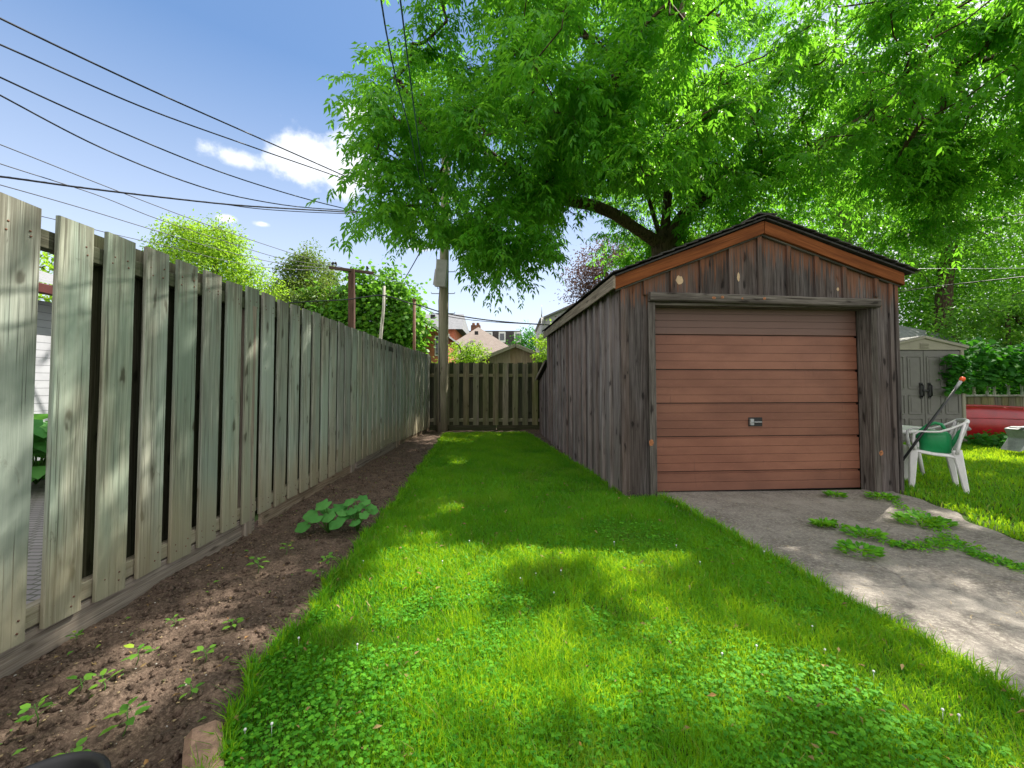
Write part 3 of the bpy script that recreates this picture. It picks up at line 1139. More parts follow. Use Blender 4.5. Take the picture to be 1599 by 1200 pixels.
# rake boards, fascia, roof
def rake(s0, s1, t=-.07, hgt=.138, th=.035, name='rake_board', mat='rake', dz=0):
    m = MB()
    off = (random.uniform(-9, 9),) * 3
    a, b = (s0, s1)
    n = 6
    vs, gs = [], []
    for k in range(n + 1):
        s = a + (b - a) * k / n
        zt = rake_z(s) + dz
        sag = .004 * math.sin(k * 1.3)
        for (tt, zz) in ((t, zt + sag), (t, zt - hgt + sag), (t + th, zt - hgt), (t + th, zt)):
            vs.append(g(s, tt, zz)); gs.append((zz + off[0] + .35 * abs(s - ridge_s), tt + off[1], s + off[2]))
    fs = []
    for k in range(n):
        for i in range(4):
            j = (i + 1) % 4
            fs.append([k * 4 + i, k * 4 + j, (k + 1) * 4 + j, (k + 1) * 4 + i])
    fs.append([3, 2, 1, 0]); fs.append([n * 4 + i for i in range(4)])
    m.add(vs, fs, gs, (.5, .5, .5))
    m.build(name, M[mat], garage, bevel=.004)


rake(-.075, ridge_s - .003); rake(ridge_s + .003, 3.25)
rake(-.06, ridge_s, t=-.035, hgt=.155, th=.03, name='rake_backing', mat='trim')
rake(ridge_s, 3.24, t=-.035, hgt=.155, th=.03, name='rake_backing', mat='trim')
mb = MB()
mb.plank(g(-.085, -.065, 2.295), g(-.085, GL + .1, 2.295), (0, 0, 1), .14, .024, .004, segs=10, jit=.002)
mb.build('fascia', M['fascia'], garage)
mb = MB()
mb.plank(g(3.27, -.03, 2.38), g(3.27, GL + .1, 2.38), (0, 0, 1), .10, .024, .004)
mb.build('fascia', M['fascia'], garage)


def roof_half(sa, sb, za, zb):
    """courses of shingle, each slightly proud of the one below"""
    m = MB()
    nC = 13
    tL = GL + .16
    sg = 1 if sb > sa else -1
    for c in range(nC):
        q0, q1 = c / nC, (c + 1.12) / nC
        s0, s1 = sa + (sb - sa) * q0, sa + (sb - sa) * min(q1, 1.02)
        z0, z1 = za + (zb - za) * q0, za + (zb - za) * min(q1, 1.02)
        t = -.13
        while t < tL:
            e = min(t + .33 + random.uniform(-.01, .01), tL)
            lift = .012 + random.uniform(0, .006)
            j = random.uniform(-.008, .008) if t > 0 else random.uniform(-.012, .004)
            vs = [g(s0, t + j * 0, z0), g(s1 + j * sg, t, z1 + lift), g(s1 + j * sg, e - .003, z1 + lift), g(s0, e - .003, z0)]
            vs += [v - Vector((0, 0, .012)) for v in vs]
            gs = [(x.y, x.x, 0) for x in vs]
            m.add(vs, [[0, 1, 2, 3], [7, 6, 5, 4], [0, 4, 5, 1], [1, 5, 6, 2], [2, 6, 7, 3], [3, 7, 4, 0]], gs)
            t = e
    return m


m = roof_half(ridge_s, -.11, 3.055, 2.385)
m.plank(g((ridge_s - .09) / 2, -.10, (3.02 + 2.36) / 2 + .0), g((ridge_s - .09) / 2, GL + .14, (3.02 + 2.36) / 2), EX + Vector((0, 0, .395)), 1.80, .016, .002)
m.build('roof', M['shingle_dark'], garage)
m = roof_half(ridge_s, 3.37, 3.055, 2.475)
m.plank(g((ridge_s + 3.35) / 2, -.10, (3.02 + 2.45) / 2), g((ridge_s + 3.35) / 2, GL + .14, (3.02 + 2.45) / 2), EX - Vector((0, 0, .328)), 1.82, .016, .002)
for i in range(17):
    t = -.13 + i * .3
    m.plank(g(ridge_s, t, 3.058), g(ridge_s, t + .31, 3.066), EX, .22, .016, .004)
m.build('roof', M['shingle_dark'], garage)

# sectional door
DT = .15
dmb = MB()
dmb.plank(g(1.62, DT + .05, 0.0), g(1.62, DT + .05, 2.08), EX, 2.5, .02, .001)
door = dmb.build('garage_door', M['black'], garage)
seams = [.018, .235, .622, .995, 1.372, 1.765, 2.10]
for z0, z1 in zip(seams[:-1], seams[1:]):
    m = MB()
    nr = 4 if z1 - z0 > .3 else 2
    rn = (random.random(),) * 3
    hgt = (z1 - z0 - .026)
    for i in range(nr):
        a = z0 + .004 + hgt * i / nr
        b = z0 + .004 + hgt * (i + 1) / nr - .0035
        m.plank(g(1.62, DT + .016 + (.0 if i < nr - 1 else .001), a), g(1.62, DT + .016, b), EX, 2.47, .034 - .002 * (i % 2), .003, rnd=rn)
    m.plank(g(1.62, DT + .03, z0 + .002), g(1.62, DT + .03, z1 - .006), EX, 2.46, .02, .002, rnd=rn)
    o = m.build('door_panel', M['door'], garage)
    o.parent = door; o.location = (0, 0, 0)
m = MB()
hz0 = .775
m.plank(g(1.60, DT - .002, hz0 - .045), g(1.60, DT - .002, hz0 + .055), EX, .165, .008, .004)
o = m.build('handle_plate', M['black'], garage); o.parent = door; o.location = (0, 0, 0)
m = MB()
m.plank(g(1.545, DT - .02, hz0 - .03), g(1.545, DT - .02, hz0 + .04), EX, .045, .03, .005)
m.plank(g(1.57, DT - .028, hz0 + .004), g(1.66, DT - .028, hz0 + .004), (0, 0, 1), .014, .012, .004)
m.lathe(g(1.545, DT - .036, hz0 + .004), [(.0, -.004), (.010, -.004), (.010, .004)], 12, ax=EY)
o = m.build('door_handle', M['metal'], garage); o.parent = door; o.location = (0, 0, 0)

# ------------------------------------------------------------------ foliage tools
def unit(a):
    return a / np.maximum(np.linalg.norm(a, axis=-1, keepdims=True), 1e-9)


def leaf_mesh(name, base, d, nrm, L, W, col, fold=.18, curl=.15, broad=False):
    """folded leaves: base point, direction, normal, length, width -> one mesh"""
    n = len(base)
    d = unit(d); side = unit(np.cross(d, nrm)); up = np.cross(side, d)
    L = L[:, None]; W = W[:, None]
    if broad:
        # six-point broad leaf
        pts = [(0, 0, 0), (.22, -.42, .06), (.62, -.46, .02), (1.0, 0, -.12), (.62, .46, .02), (.22, .42, .06)]
        V = np.stack([base + d * L * a + side * W * b + up * L * c for a, b, c in pts], 1)
        tri = np.array([(0, 1, 5), (1, 2, 5), (2, 4, 5), (2, 3, 4)])
        k = 6
    else:
        mid = .42
        V = np.stack([base, base + d * L * mid + side * W * .5 + up * W * fold, base + d * L - up * L * curl, base + d * L * mid - side * W * .5 + up * W * fold], 1)
        tri = np.array([(0, 1, 2), (0, 2, 3)])
        k = 4
    T = (tri[None] + (np.arange(n) * k)[:, None, None]).reshape(-1, 3)
    C = np.repeat(col, k, axis=0)
    return fast_mesh(name, V.reshape(-1, 3), tris=T, col=C)


def rnd_dirs(n, zbias=0.0):
    v = R.randn(n, 3); v[:, 2] += zbias
    return unit(v)


def in_ellipsoids(ells, n, shell=.55, lump=None, seed=0):
    """points through the union of ellipsoids, thinned by a lumpy field, more towards the surface"""
    out = []
    vol = np.array([e[3] * e[4] * e[5] for e in ells]); vol = vol / vol.sum()
    for e, f in zip(ells, vol):
        m = int(n * f) + 1
        v = rnd_dirs(m)
        r = R.rand(m) ** (1 / 3.) if shell == 0 else (1 - shell * R.rand(m) ** 1.6)
        wob_ = .86 + .28 * vnoise(v[:, 0] * 2 + 7, v[:, 1] * 2 + v[:, 2] * 3 + 5, 1.6, seed + 3)
        out.append(np.array(e[:3]) + v * (r * wob_)[:, None] * np.array(e[3:6]))
    p = np.concatenate(out)
    return p


def limbs_from(skel, nodes, r_tip=.010, growth=2.3, bend=.12):
    """connect every node to the nearest point already in the skeleton; returns polylines with radii"""
    pts = [Vector(p) for p, par in skel]
    par = [q for p, q in skel]
    order = sorted(range(len(nodes)), key=lambda i: min((Vector(nodes[i]) - p).length for p in pts[:len(skel)]))
    arr = np.array([list(p) for p in pts])
    for i in order:
        nd = np.array(nodes[i])
        dd = np.linalg.norm(arr - nd, axis=1)
        # prefer parents that are lower and nearer to the trunk
        j = int(np.argmin(dd + .25 * np.maximum(0, arr[:, 2] - nd[2])))
        # midpoint with some irregularity
        mid = (arr[j] + nd) / 2 + R.randn(3) * dd[j] * bend
        pts.append(Vector(mid)); par.append(j)
        pts.append(Vector(nd)); par.append(len(pts) - 2)
        arr = np.vstack([arr, mid, nd])
    N = len(pts)
    ar = [0.0] * N
    for i in range(N - 1, -1, -1):
        ar[i] += 0 if ar[i] else r_tip ** growth
        if par[i] is not None and par[i] >= 0:
            ar[par[i]] += ar[i]
    rad = [a ** (1 / growth) for a in ar]
    return pts, par, rad


def draw_limbs(mb, pts, par, rad, rmax, n_thick=10):
    for i in range(len(pts)):
        j = par[i]
        if j is None or j < 0: continue
        r0 = min(rad[j], rad[i] * 1.35, rmax); r1 = min(rad[i], rmax)
        n = 8 if r1 > .06 else (5 if r1 > .02 else 3)
        mb.tube([pts[j], pts[i]], [r0, r1], n=n, cap=False)


def simple_tree(name, label, cat, base, ells, nclump, leaves_per, lsize, mat, barkm, trunk_r, group=None, clump_r=.35, drop=.25, broad=False, fork=.45, lean=(0, 0), aspect=.5, top=None):
    base = Vector(base)
    t = empty(name, base, label, cat, group)
    cl = in_ellipsoids(ells, nclump, seed=int(abs(base.x * 10)) % 50)
    cl = cl[cl[:, 2] > base.z + .2]
    zc = np.mean([e[2] for e in ells]); zt = max(e[2] + e[5] * .6 for e in ells)
    cx = np.mean([e[0] for e in ells]); cy = np.mean([e[1] for e in ells])
    skel = [(base, -1)]
    ns = 6
    for k in range(1, ns + 1):
        q = k / ns
        skel.append((base + Vector(((cx - base.x) * q ** 1.3 + R.randn() * .06, (cy - base.y) * q ** 1.3 + R.randn() * .06, (zt - base.z) * q)), k - 1))
    nodes = [c for c in cl[::max(1, len(cl) // 150)]]
    pts, par, rad = limbs_from(skel, nodes, r_tip=.009)
    sc_ = trunk_r / rad[0]
    rad = [max(.006, r * (sc_ if r > .03 else 1) if r * sc_ > .0 else r) for r in rad]
    mb = MB(); draw_limbs(mb, pts, par, rad, trunk_r)
    mb.build('trunk', barkm, t)
    n = len(cl) * leaves_per
    c = np.repeat(cl, leaves_per, axis=0)
    o = R.randn(n, 3) * clump_r * np.array([1, 1, .75])
    p = c + o
    d = unit(o + np.array([0, 0, -drop]) + R.randn(n, 3) * .35)
    nrm = unit(np.array([0, 0, 1.0]) + R.randn(n, 3) * .55)
    L = lsize * (.65 + .7 * R.rand(n)); W = L * aspect * (.8 + .4 * R.rand(n))
    shade = np.repeat(R.rand(len(cl)), leaves_per)
    col = np.stack([np.clip(.55 * shade + .45 * R.rand(n), 0, 1), R.rand(n), R.rand(n)], 1)
    link_mesh('crown', leaf_mesh('crown', p, d, nrm, L, W, col, broad=broad), mat, t)
    return t


# ------------------------------------------------------------------ the big ash tree behind the garage
BLOBS = [(GP(u, v), r) for u, v, r in (
    (520, 960, .20), (600, 920, .22), (700, 930, .2), (800, 880, .26), (900, 880, .26), (985, 865, .2), (640, 1050, .10), (560, 1040, .13),
    (860, 1045, .10), (1010, 1000, .13), (1110, 1040, .15), (1230, 1060, .17), (1340, 1110, .17), (1450, 1160, .16), (740, 1010, .12),
    (1180, 830, .30), (1110, 835, .2), (1300, 800, .2), (1390, 800, .22), (1430, 955, .22), (1500, 1000, .18), (1530, 1035, .14), (1590, 1060, .07), (1330, 905, .08), (1480, 800, .16), (1560, 830, .2),
    (690, 800, .13), (770, 760, .16), (850, 815, .13), (615, 865, .15), (740, 845, .12), (880, 760, .12), (950, 925, .1), (700, 725, .2), (800, 715, .16), (1180, 985, .1), (780, 1090, .1), (980, 1090, .1), (620, 1140, .1), (1120, 1130, .1),
    (300, 945, .17), (225, 1010, .16), (60, 1110, .09), (430, 965, .10), (490, 990, .12), (170, 1120, .08), (360, 1010, .07), (400, 900, .09), (1050, 900, .12), (480, 1100, .07), (700, 1160, .08), (900, 1160, .09))]


def sun_gap(p):
    '''1 where the crown is thin on the line from the sun to an open patch of ground'''
    gx = p[:, 0] - p[:, 2] * SDIR.x / SDIR.z
    gy = p[:, 1] - p[:, 2] * SDIR.y / SDIR.z
    f = np.zeros(len(p))
    w1 = .5 + 1.0 * vnoise(gx + 40, gy + 40, 4.3, 91)
    for c, r in BLOBS:
        d = np.hypot((gx - c.x), (gy - c.y)) / (r * 1.2 * w1 + .05)
        f = np.maximum(f, np.clip((1.32 - d) * 2.6, 0, 1))
    n1 = vnoise(gx + 30, gy + 30, 1.9, 93) * .6 + vnoise(gx + 30, gy + 30, 4.7, 94) * .4
    out = (np.abs(gx) < 14)
    f = np.maximum(f, np.clip((n1 - .70) * 8, 0, 1) * out)
    return f


def ash_tree():
    base = Vector((4.5, 12.1, -.05))
    t = empty('shade_tree', base, 'huge leafy shade tree with dark trunk behind the garage, crown hanging over the roof', 'tree')
    sk = [(base, -1), (P(1043, 520, 12.1), 0), (P(1040, 440, 12.0), 1), (P(1036, 385, 12.0), 2)]
    def chain(parent, pts):
        for p in pts:
            sk.append((p, parent)); parent = len(sk) - 1
        return parent
    chain(3, [P(1000, 362, 11.7), P(960, 335, 11.3), P(930, 322, 10.9), P(893, 314, 10.4), P(850, 300, 9.8), P(790, 260, 9.0), P(730, 215, 8.4), P(670, 190, 7.8)])
    a = chain(3, [P(1040, 340, 11.9), P(1044, 290, 11.8), P(1040, 240, 11.6), P(1045, 190, 11.2), P(1052, 130, 10.8), P(1075, 70, 10.2), P(1090, 0, 9.8), P(1085, -80, 9.3)])
    chain(3, [P(1016, 322, 12.2), P(1006, 285, 12.3), P(985, 230, 12.5), P(940, 150, 12.4), P(890, 60, 12)])
    chain(9 + 4, [P(1010, 180, 10.6), P(960, 110, 9.6), P(900, 40, 8.6)])
    chain(3, [P(1075, 330, 11.8), P(1125, 290, 11.2), P(1190, 255, 10.6), P(1270, 235, 10), P(1350, 190, 9.4), P(1440, 130, 8.9), P(1540, 60, 8.4)])
    ells = [
        (0.3, 7.9, 5.9, 3.2, 2.6, 2.5), (0.5, 8.2, 8.9, 3.1, 2.8, 2.6), (-.9, 6.4, 4.55, 1.5, 1.3, 1.3),
        (4.2, 11.2, 8.6, 4.6, 4.0, 4.0), (3.2, 5.9, 6.3, 3.2, 2.2, 2.0), (1.6, 9.5, 5.4, 2.4, 2.2, 2.2),
        (7.0, 9.0, 6.6, 3.6, 3.4, 2.9), (7.6, 5.4, 7.4, 3.0, 2.4, 2.2), (5.6, 12.4, 5.4, 3.2, 1.8, 2.2), (10.5, 8.0, 8.4, 3.2, 3.0, 2.6),
        (.6, 7.2, 3.85, 1.5, 1.4, .95), (-1.3, 8.6, 4.7, 1.5, 1.3, 1.2), (-.6, 7.8, 4.2, 1.3, 1.2, .9), (-1.7, 7.8, 6.4, 1.0, 1.2, 1.4), (4.6, 3.0, 7.6, 2.6, 1.7, 1.2), (8.8, 1.6, 8.4, 3.0, 2.6, 1.4)]
    cl = in_ellipsoids(ells, 760, shell=.75, seed=4)
    gap = vnoise(cl[:, 0] + 20, cl[:, 1] + cl[:, 2] * .8 + 20, .8, 21)
    cl = cl[(gap > .30) & (cl[:, 2] > 2.9)]
    # keep leaves off the garage roof
    inside = (cl[:, 0] > .6) & (cl[:, 0] < 5) & (cl[:, 1] > 3.9) & (cl[:, 1] < 9.8) & (cl[:, 2] < 3.95)
    cl = cl[~inside]
    hollow = (cl[:, 0] > 1.0) & (cl[:, 0] < 4.6) & (cl[:, 1] > 7.2) & (cl[:, 1] < 12.6) & (cl[:, 2] < 1.2 + .47 * cl[:, 1]) & (cl[:, 2] < 6.4)
    hollow &= (cl[:, 0] / cl[:, 1] > .10) & ((cl[:, 2] - 1.2) / cl[:, 1] < .50)
    cl = cl[~hollow | (R.rand(len(cl)) < .12)]
    pts, par, rad = limbs_from(sk, list(cl), r_tip=.009, bend=.14)
    s0 = .36 / rad[0]
    rad = [r * (1 + (s0 - 1) * min(1, r / rad[0] * 1.15)) for r in rad]
    mb = MB(); draw_limbs(mb, pts, par, rad, .42)
    mb.build('trunk', M['bark'], t)
    # twigs radiating from every cluster
    TW = 12
    n = len(cl) * TW
    c = np.repeat(cl, TW, axis=0)
    td = unit(R.randn(n, 3) * np.array([1, 1, .6]) + np.array([0, 0, -.05]))
    TL = .45 + .5 * R.rand(n)
    K = 6
    q = (np.arange(K) + .8) / K
    # drooping twig: position along
    pos = c[:, None, :] + td[:, None, :] * (TL[:, None] * q[None])[..., None]
    pos[..., 2] -= (TL[:, None] * q[None]) ** 2 * .45
    # twig tubes
    a0 = c; a1 = pos[:, 2]; a2 = pos[:, -1]
    sd = unit(np.cross(td, [0, 0, 1.0]))
    w0 = .004
    okt = R.rand(n) > sun_gap((a0 + a2) / 2) * .95
    w0 = .0025
    a0, a1, a2, sd = a0[okt], a1[okt], a2[okt], sd[okt]
    nt_ = int(okt.sum())
    V = np.stack([a0 - sd * w0, a0 + sd * w0, a1 - sd * w0 * .8, a1 + sd * w0 * .8, a2, a0 + np.array([0, 0, w0]), a1 + np.array([0, 0, w0])], 1)
    tri = np.array([(0, 1, 3), (0, 3, 2), (2, 3, 4), (0, 2, 6), (0, 6, 5), (1, 5, 6), (1, 6, 3), (2, 4, 6), (3, 6, 4)])
    T = (tri[None] + (np.arange(nt_) * 7)[:, None, None]).reshape(-1, 3)
    me = fast_mesh('twigs', V.reshape(-1, 3), tris=T)
    link_mesh('twigwork', me, M['bark'], t)
    # compound leaves: two per node, five leaflets each
    B = np.repeat(pos.reshape(-1, 3), 2, axis=0)
    tdd = np.repeat(np.repeat(td, K, axis=0), 2, axis=0)
    sg = np.tile([1, -1], n * K)[:, None]
    sdd = unit(np.cross(tdd, [0, 0, 1.0])) * sg
    keep = R.rand(len(B)) < .88 * (1 - .995 * sun_gap(B))
    shade = np.repeat(np.repeat(R.rand(n) * .6 + np.repeat(R.rand(len(cl)), TW) * .4, K), 2)
    # open window round the low bare limb
    uu = B[:, 0] / B[:, 1] * F + 799.5
    vv = 601 - (B[:, 2] - CH) / B[:, 1] * F
    bare = (B[:, 1] < 12) & (uu > 875) & (uu < 1062) & (vv > 285 + (1040 - uu) * .02) & (vv < 420) & (B[:, 1] > 5)
    keep &= ~(bare & (R.rand(len(B)) < .9))
    keep &= ~((B[:, 1] < 11) & (B[:, 1] > 5) & (uu > 636) & (uu < 722) & (vv > 376))
    B, tdd, sdd, shade = B[keep], tdd[keep], sdd[keep], shade[keep]
    m = len(B)
    rd = unit(tdd * .55 + sdd * .75 + np.array([0, 0, -.55]) + R.randn(m, 3) * .3)     # rachis
    RL = .13 + .09 * R.rand(m)
    ps = unit(np.cross(rd, [0, 0, 1.0]))
    up = np.cross(ps, rd)
    Bs, Ds, Ns, Ls, Cs = [], [], [], [], []
    for (f, s_) in ((.42, 1), (.42, -1), (.75, 1), (.75, -1), (1.0, 0)):
        Bs.append(B + rd * (RL * f)[:, None] + np.array([0, 0, -.25]) * ((RL * f) ** 2)[:, None] * 3)
        Ds.append(unit(rd * (.55 if s_ else 1) + ps * s_ * .8 + np.array([0, 0, -.35]) + R.randn(m, 3) * .12))
        Ns.append(unit(up + R.randn(m, 3) * .3))
        Ls.append((.070 + .085 * R.rand(m)) * (1.12 if s_ == 0 else 1))
        Cs.append(np.stack([np.clip(shade + R.randn(m) * .15, 0, 1), R.rand(m), R.rand(m)], 1))
    Bs = np.concatenate(Bs); L = np.concatenate(Ls)
    me = leaf_mesh('crown', Bs, np.concatenate(Ds), np.concatenate(Ns), L, L * (.30 + .1 * R.rand(len(L))), np.concatenate(Cs))
    link_mesh('crown', me, M['leaf_big'], t)
    print('ash leaflets', len(L), 'clusters', len(cl))
    return t


ash_tree()

# ------------------------------------------------------------------ other trees
def E(u, v, Y, rx, ry, rz):
    p = P(u, v, Y)
    return (p.x, p.y, p.z, rx, ry, rz)


simple_tree('young_tree', 'bright yellow green feathery tree just above the left fence', 'tree', P(318, 600, 16) - Vector((0, 0, 1.2)),
            [E(318, 425, 16, 1.75, 1.6, 1.7), E(290, 372, 16, .8, .8, .75), E(350, 380, 16, .85, .8, .8), E(400, 450, 16.5, .8, .8, .9)], 260, 70, .11, M['leaf_yellow'], M['bark2'], .12, clump_r=.22, drop=.2)
simple_tree('spruce_topped_tree', 'tall olive green tree with a narrow pointed top, above the left fence', 'tree', P(478, 600, 26) - Vector((0, 0, 1.2)),
            [E(480, 405, 26, .8, .7, 1.1), E(482, 435, 26, 1.7, 1.5, 1.4), E(468, 480, 26, 2.6, 2, 1.8), E(430, 500, 23, 1.8, 1.6, 1.6), E(510, 470, 24, 1.3, 1.2, 1.2)], 420, 75, .17, M['leaf_olive'], M['bark2'], .2, clump_r=.28)
simple_tree('broadleaf_tree', 'dense broad leaved green tree behind the dark crossarm pole', 'tree', P(590, 600, 24) - Vector((0, 0, 1.2)),
            [E(585, 500, 24, 2.5, 1.9, 2.3), E(540, 520, 24, 1.9, 1.6, 2.0), E(622, 530, 23.5, 1.4, 1.3, 2.3), E(565, 440, 24, .8, .8, .9), E(632, 455, 24, .8, .7, .9), E(600, 440, 24, 1.0, .8, .8), E(500, 500, 24.5, 1.6, 1.4, 2.0), E(640, 500, 23.5, .8, .8, 1.4)],
            420, 42, .21, M['leaf_maple'], M['bark2'], .2, clump_r=.30, broad=True, aspect=.9)
simple_tree('leafy_bush', 'yellow green bush in front of the tan hip roof', 'bush', P(722, 600, 15) - Vector((0, 0, 1.2)),
            [E(722, 562, 15, .62, .6, .62), E(742, 556, 15, .45, .5, .45), E(700, 575, 15, .4, .5, .4)], 60, 45, .09, M['leaf_yellow'], M['bark2'], .05, clump_r=.13)
simple_tree('round_tree', 'small dark green tree beside the dark mansard roof', 'tree', P(832, 600, 48) - Vector((0, 0, 1.2)),
            [E(832, 540, 48, 1.9, 1.8, 2.2), E(848, 550, 47, 1.4, 1.4, 1.8)], 90, 34, .3, M['leaf_vine'], M['bark2'], .25, clump_r=.5)
simple_tree('distant_tree', 'low green tree top right of the utility pole above the bush', 'tree', P(705, 600, 40) - Vector((0, 0, 1.2)),
            [E(708, 545, 40, 1.3, 1.3, 1.2), E(700, 556, 40, 1.8, 1.6, 1.2)], 70, 30, .25, M['leaf_vine'], M['bark2'], .2, clump_r=.4)
simple_tree('leafy_bush', 'lit green shrub between grey wall and the garage rear', 'bush', P(857, 600, 14) - Vector((0, 0, 1.2)),
            [E(858, 545, 14, .42, .5, .75), E(850, 575, 14, .35, .4, .5)], 50, 40, .09, M['leaf_yellow'], M['bark2'], .04, clump_r=.13)
simple_tree('plum_tree', 'purple leaved tree showing over the left slope of the garage roof', 'tree', P(955, 600, 21) - Vector((0, 0, 1.2)),
            [E(955, 430, 21, 1.9, 1.7, 1.6), E(905, 455, 21, 1.0, 1.0, .9), E(905, 425, 21, .8, .7, .6), E(1000, 410, 21, 1.4, 1.3, 1.3), E(960, 490, 21, 2.2, 1.8, 1.4)], 260, 60, .12, M['leaf_purple'], M['bark2'], .16, clump_r=.25)
simple_tree('backlit_tree', 'light green tree between the purple tree and the big trunk', 'tree', P(1010, 600, 17) - Vector((0, 0, 1.2)),
            [E(985, 400, 17, .8, .8, .7), E(1060, 420, 17, 1.8, 1.4, 1.5), E(1150, 400, 17, 2.2, 1.6, 1.8), E(1010, 420, 17, .9, .8, .8)], 170, 50, .13, M['leaf_locust'], M['bark2'], .14, clump_r=.3)

# airy tree at right with forked trunk
simple_tree('airy_tree', 'light airy tree with a dark forked trunk behind the grey shed', 'tree', (15.3, 15.2, -.05),
            [(14.2, 15, 5.8, 2.6, 2.2, 2.3), (17.6, 15.5, 5.6, 2.8, 2.4, 2.4), (16, 15, 8.4, 3.4, 2.6, 2.4), (19.5, 15, 8, 3, 2.4, 3), (13.2, 16, 8.4, 2.2, 2, 2.2), (18, 14, 3.6, 2.4, 1.4, 1.3), (16.5, 16.5, 3.4, 2.2, 1.4, 1.2)],
            560, 56, .125, M['leaf_locust'], M['bark'], .26, clump_r=.34)
simple_tree('hedge_shrub', 'dark shrub behind the balusters of the right fence', 'shrub', (12.6, 10.7, -.05),
            [(10.6, 10.6, .9, 1.2, .6, .9), (12.6, 10.7, .9, 1.6, .6, 1.0), (14.6, 10.7, .9, 1.6, .6, 1.1), (16.3, 10.7, 1.1, 1.3, .6, 1.2)], 260, 55, .13, M['leaf_vine'], M['bark'], .08, clump_r=.22)
simple_tree('understory_tree', 'mid height green tree between the grey shed and the tall tree', 'tree', (18.5, 18.5, -.05),
            [(16.5, 18.5, 4.2, 2.4, 1.6, 2.4), (20, 18.5, 4.4, 2.6, 1.6, 2.8), (23.5, 18, 4.2, 2.6, 1.8, 3), (13.6, 19, 4.4, 2, 1.4, 2)], 420, 55, .17, M['leaf_locust'], M['bark2'], .2, clump_r=.4)
simple_tree('tall_tree', 'tall green tree filling the sky at the upper right', 'tree', (15.5, 21, -.05),
            [(13, 20, 10.5, 4, 3, 3.6), (18.5, 21, 11, 4.2, 3, 4), (23, 20, 10, 4, 3, 4.5), (15.5, 21, 14, 4.2, 3, 3), (9.6, 20, 9.4, 3, 2.6, 2.8), (24, 20, 5, 3, 3, 3.5)],
            560, 55, .2, M['leaf_locust'], M['bark2'], .4, clump_r=.55)
simple_tree('hedge_shrub', 'dense mid green shrub mass above the vine at right', 'shrub', (14.6, 12.4, -.05),
            [(14.4, 12.4, 2.6, 1.7, 1.0, 1.3), (13.2, 12.6, 2.0, 1.0, .9, .8), (16.3, 12.4, 2.8, 1.5, 1.0, 1.8), (15.3, 12.5, 1.6, 1.5, .8, 1.2)], 300, 60, .11, M['leaf_maple'], M['bark'], .08, clump_r=.2)
simple_tree('leafy_bush', 'yellow green treetop seen through the first gap of the left fence', 'bush', (-9.6, 8.4, -.05),
            [(-9.6, 8.4, 3.1, 1.2, 1.0, .8)], 60, 45, .1, M['leaf_yellow'], M['bark2'], .06, clump_r=.16)


def leafy_patch(name, label, cat, pts, lsize, mat, stem_len=.0, broad=True, aspect=.85, kind=None, nz_=.7, drop=.3):
    n = len(pts)
    d = unit(R.randn(n, 3) * np.array([1, 1, .5]) + np.array([0, -.2, -drop]))
    nrm = unit(np.array([0, -.35, nz_]) + R.randn(n, 3) * .35)
    L = lsize * (.6 + .8 * R.rand(n))
    col = np.stack([R.rand(n), R.rand(n), R.rand(n)], 1)
    o = link_mesh(name, leaf_mesh(name, pts, d, nrm, L, L * aspect, col, broad=broad), mat)
    return tag(o, label, cat, kind=kind)


# right hand fence with turned balusters, vine on top of it
rf = empty('picket_fence', (10.5, 9.5, 0), 'dark board fence with pale balusters under the vine at right', 'fence')
mb = MB()
for i in range(40):
    x = 9.35 + i * .155
    mb.plank((x, 9.5, 0), (x, 9.5, .93), (1, 0, 0), .145, .02, .004)
mb.build('board_panel', M['back_fence'], rf)
mb = MB(); mb.plank((9.3, 9.46, .955), (15.6, 9.46, .955), (0, 1, 0), .1, .035, .005); mb.build('rail', M['fence'], rf)
mb = MB(); mb.plank((9.3, 9.46, 1.5), (15.6, 9.46, 1.5), (0, 1, 0), .09, .04, .005); mb.build('rail', M['fence'], rf)
for i, x in enumerate((9.62, 10.17, 10.33, 10.62, 10.78, 11.1, 11.4, 11.7, 12.0, 12.3)):
    mb = MB()
    mb.lathe((x, 9.46, .972), [(.02, 0), (.028, .05), (.018, .1), (.028, .2), (.03, .3), (.018, .42), (.026, .46), (.02, .51)], 10)
    mb.build('baluster', M['fence'], rf)
n = 5200
bx = 9.1 + 7.5 * R.rand(n)
by = 9.3 - .42 * R.rand(n) ** .7 + .25 * R.rand(n)
low = 1.06 + .22 * vnoise(bx, by, 1.9, 9) - .25 * np.clip(9.6 - bx, 0, .6)
hi = 1.85 + .35 * vnoise(bx, by * 0, 1.3, 19) + .12 * np.clip(bx - 10, 0, 3)
bz = low + (hi - low) * R.rand(n)
leafy_patch('climbing_vine', 'dark green leafy vine draped over the right fence beside the grey shed', 'vine', np.stack([bx, by, bz], 1), .115, M['leaf_vine'])
n = 320
bx = 9.28 - .45 * R.rand(n) ** 1.5; by = 8.55 + .2 * R.rand(n); bz = 1.05 + .75 * R.rand(n)
leafy_patch('climbing_vine', 'loose vine sprays reaching over the right corner of the grey shed', 'vine', np.stack([bx, by, bz], 1), .10, M['leaf_vine'])
n = 1500
bx = 9.1 + 3.6 * R.rand(n); by = 8.0 + .6 * R.rand(n); bz = .02 + .2 * R.rand(n) * (.4 + vnoise(bx, by, 3, 31))
leafy_patch('ground_ivy', 'low dark leafy ground cover under the red canoe', 'ground cover', np.stack([bx, by, bz], 1), .085, M['leaf_vine'], kind='stuff')

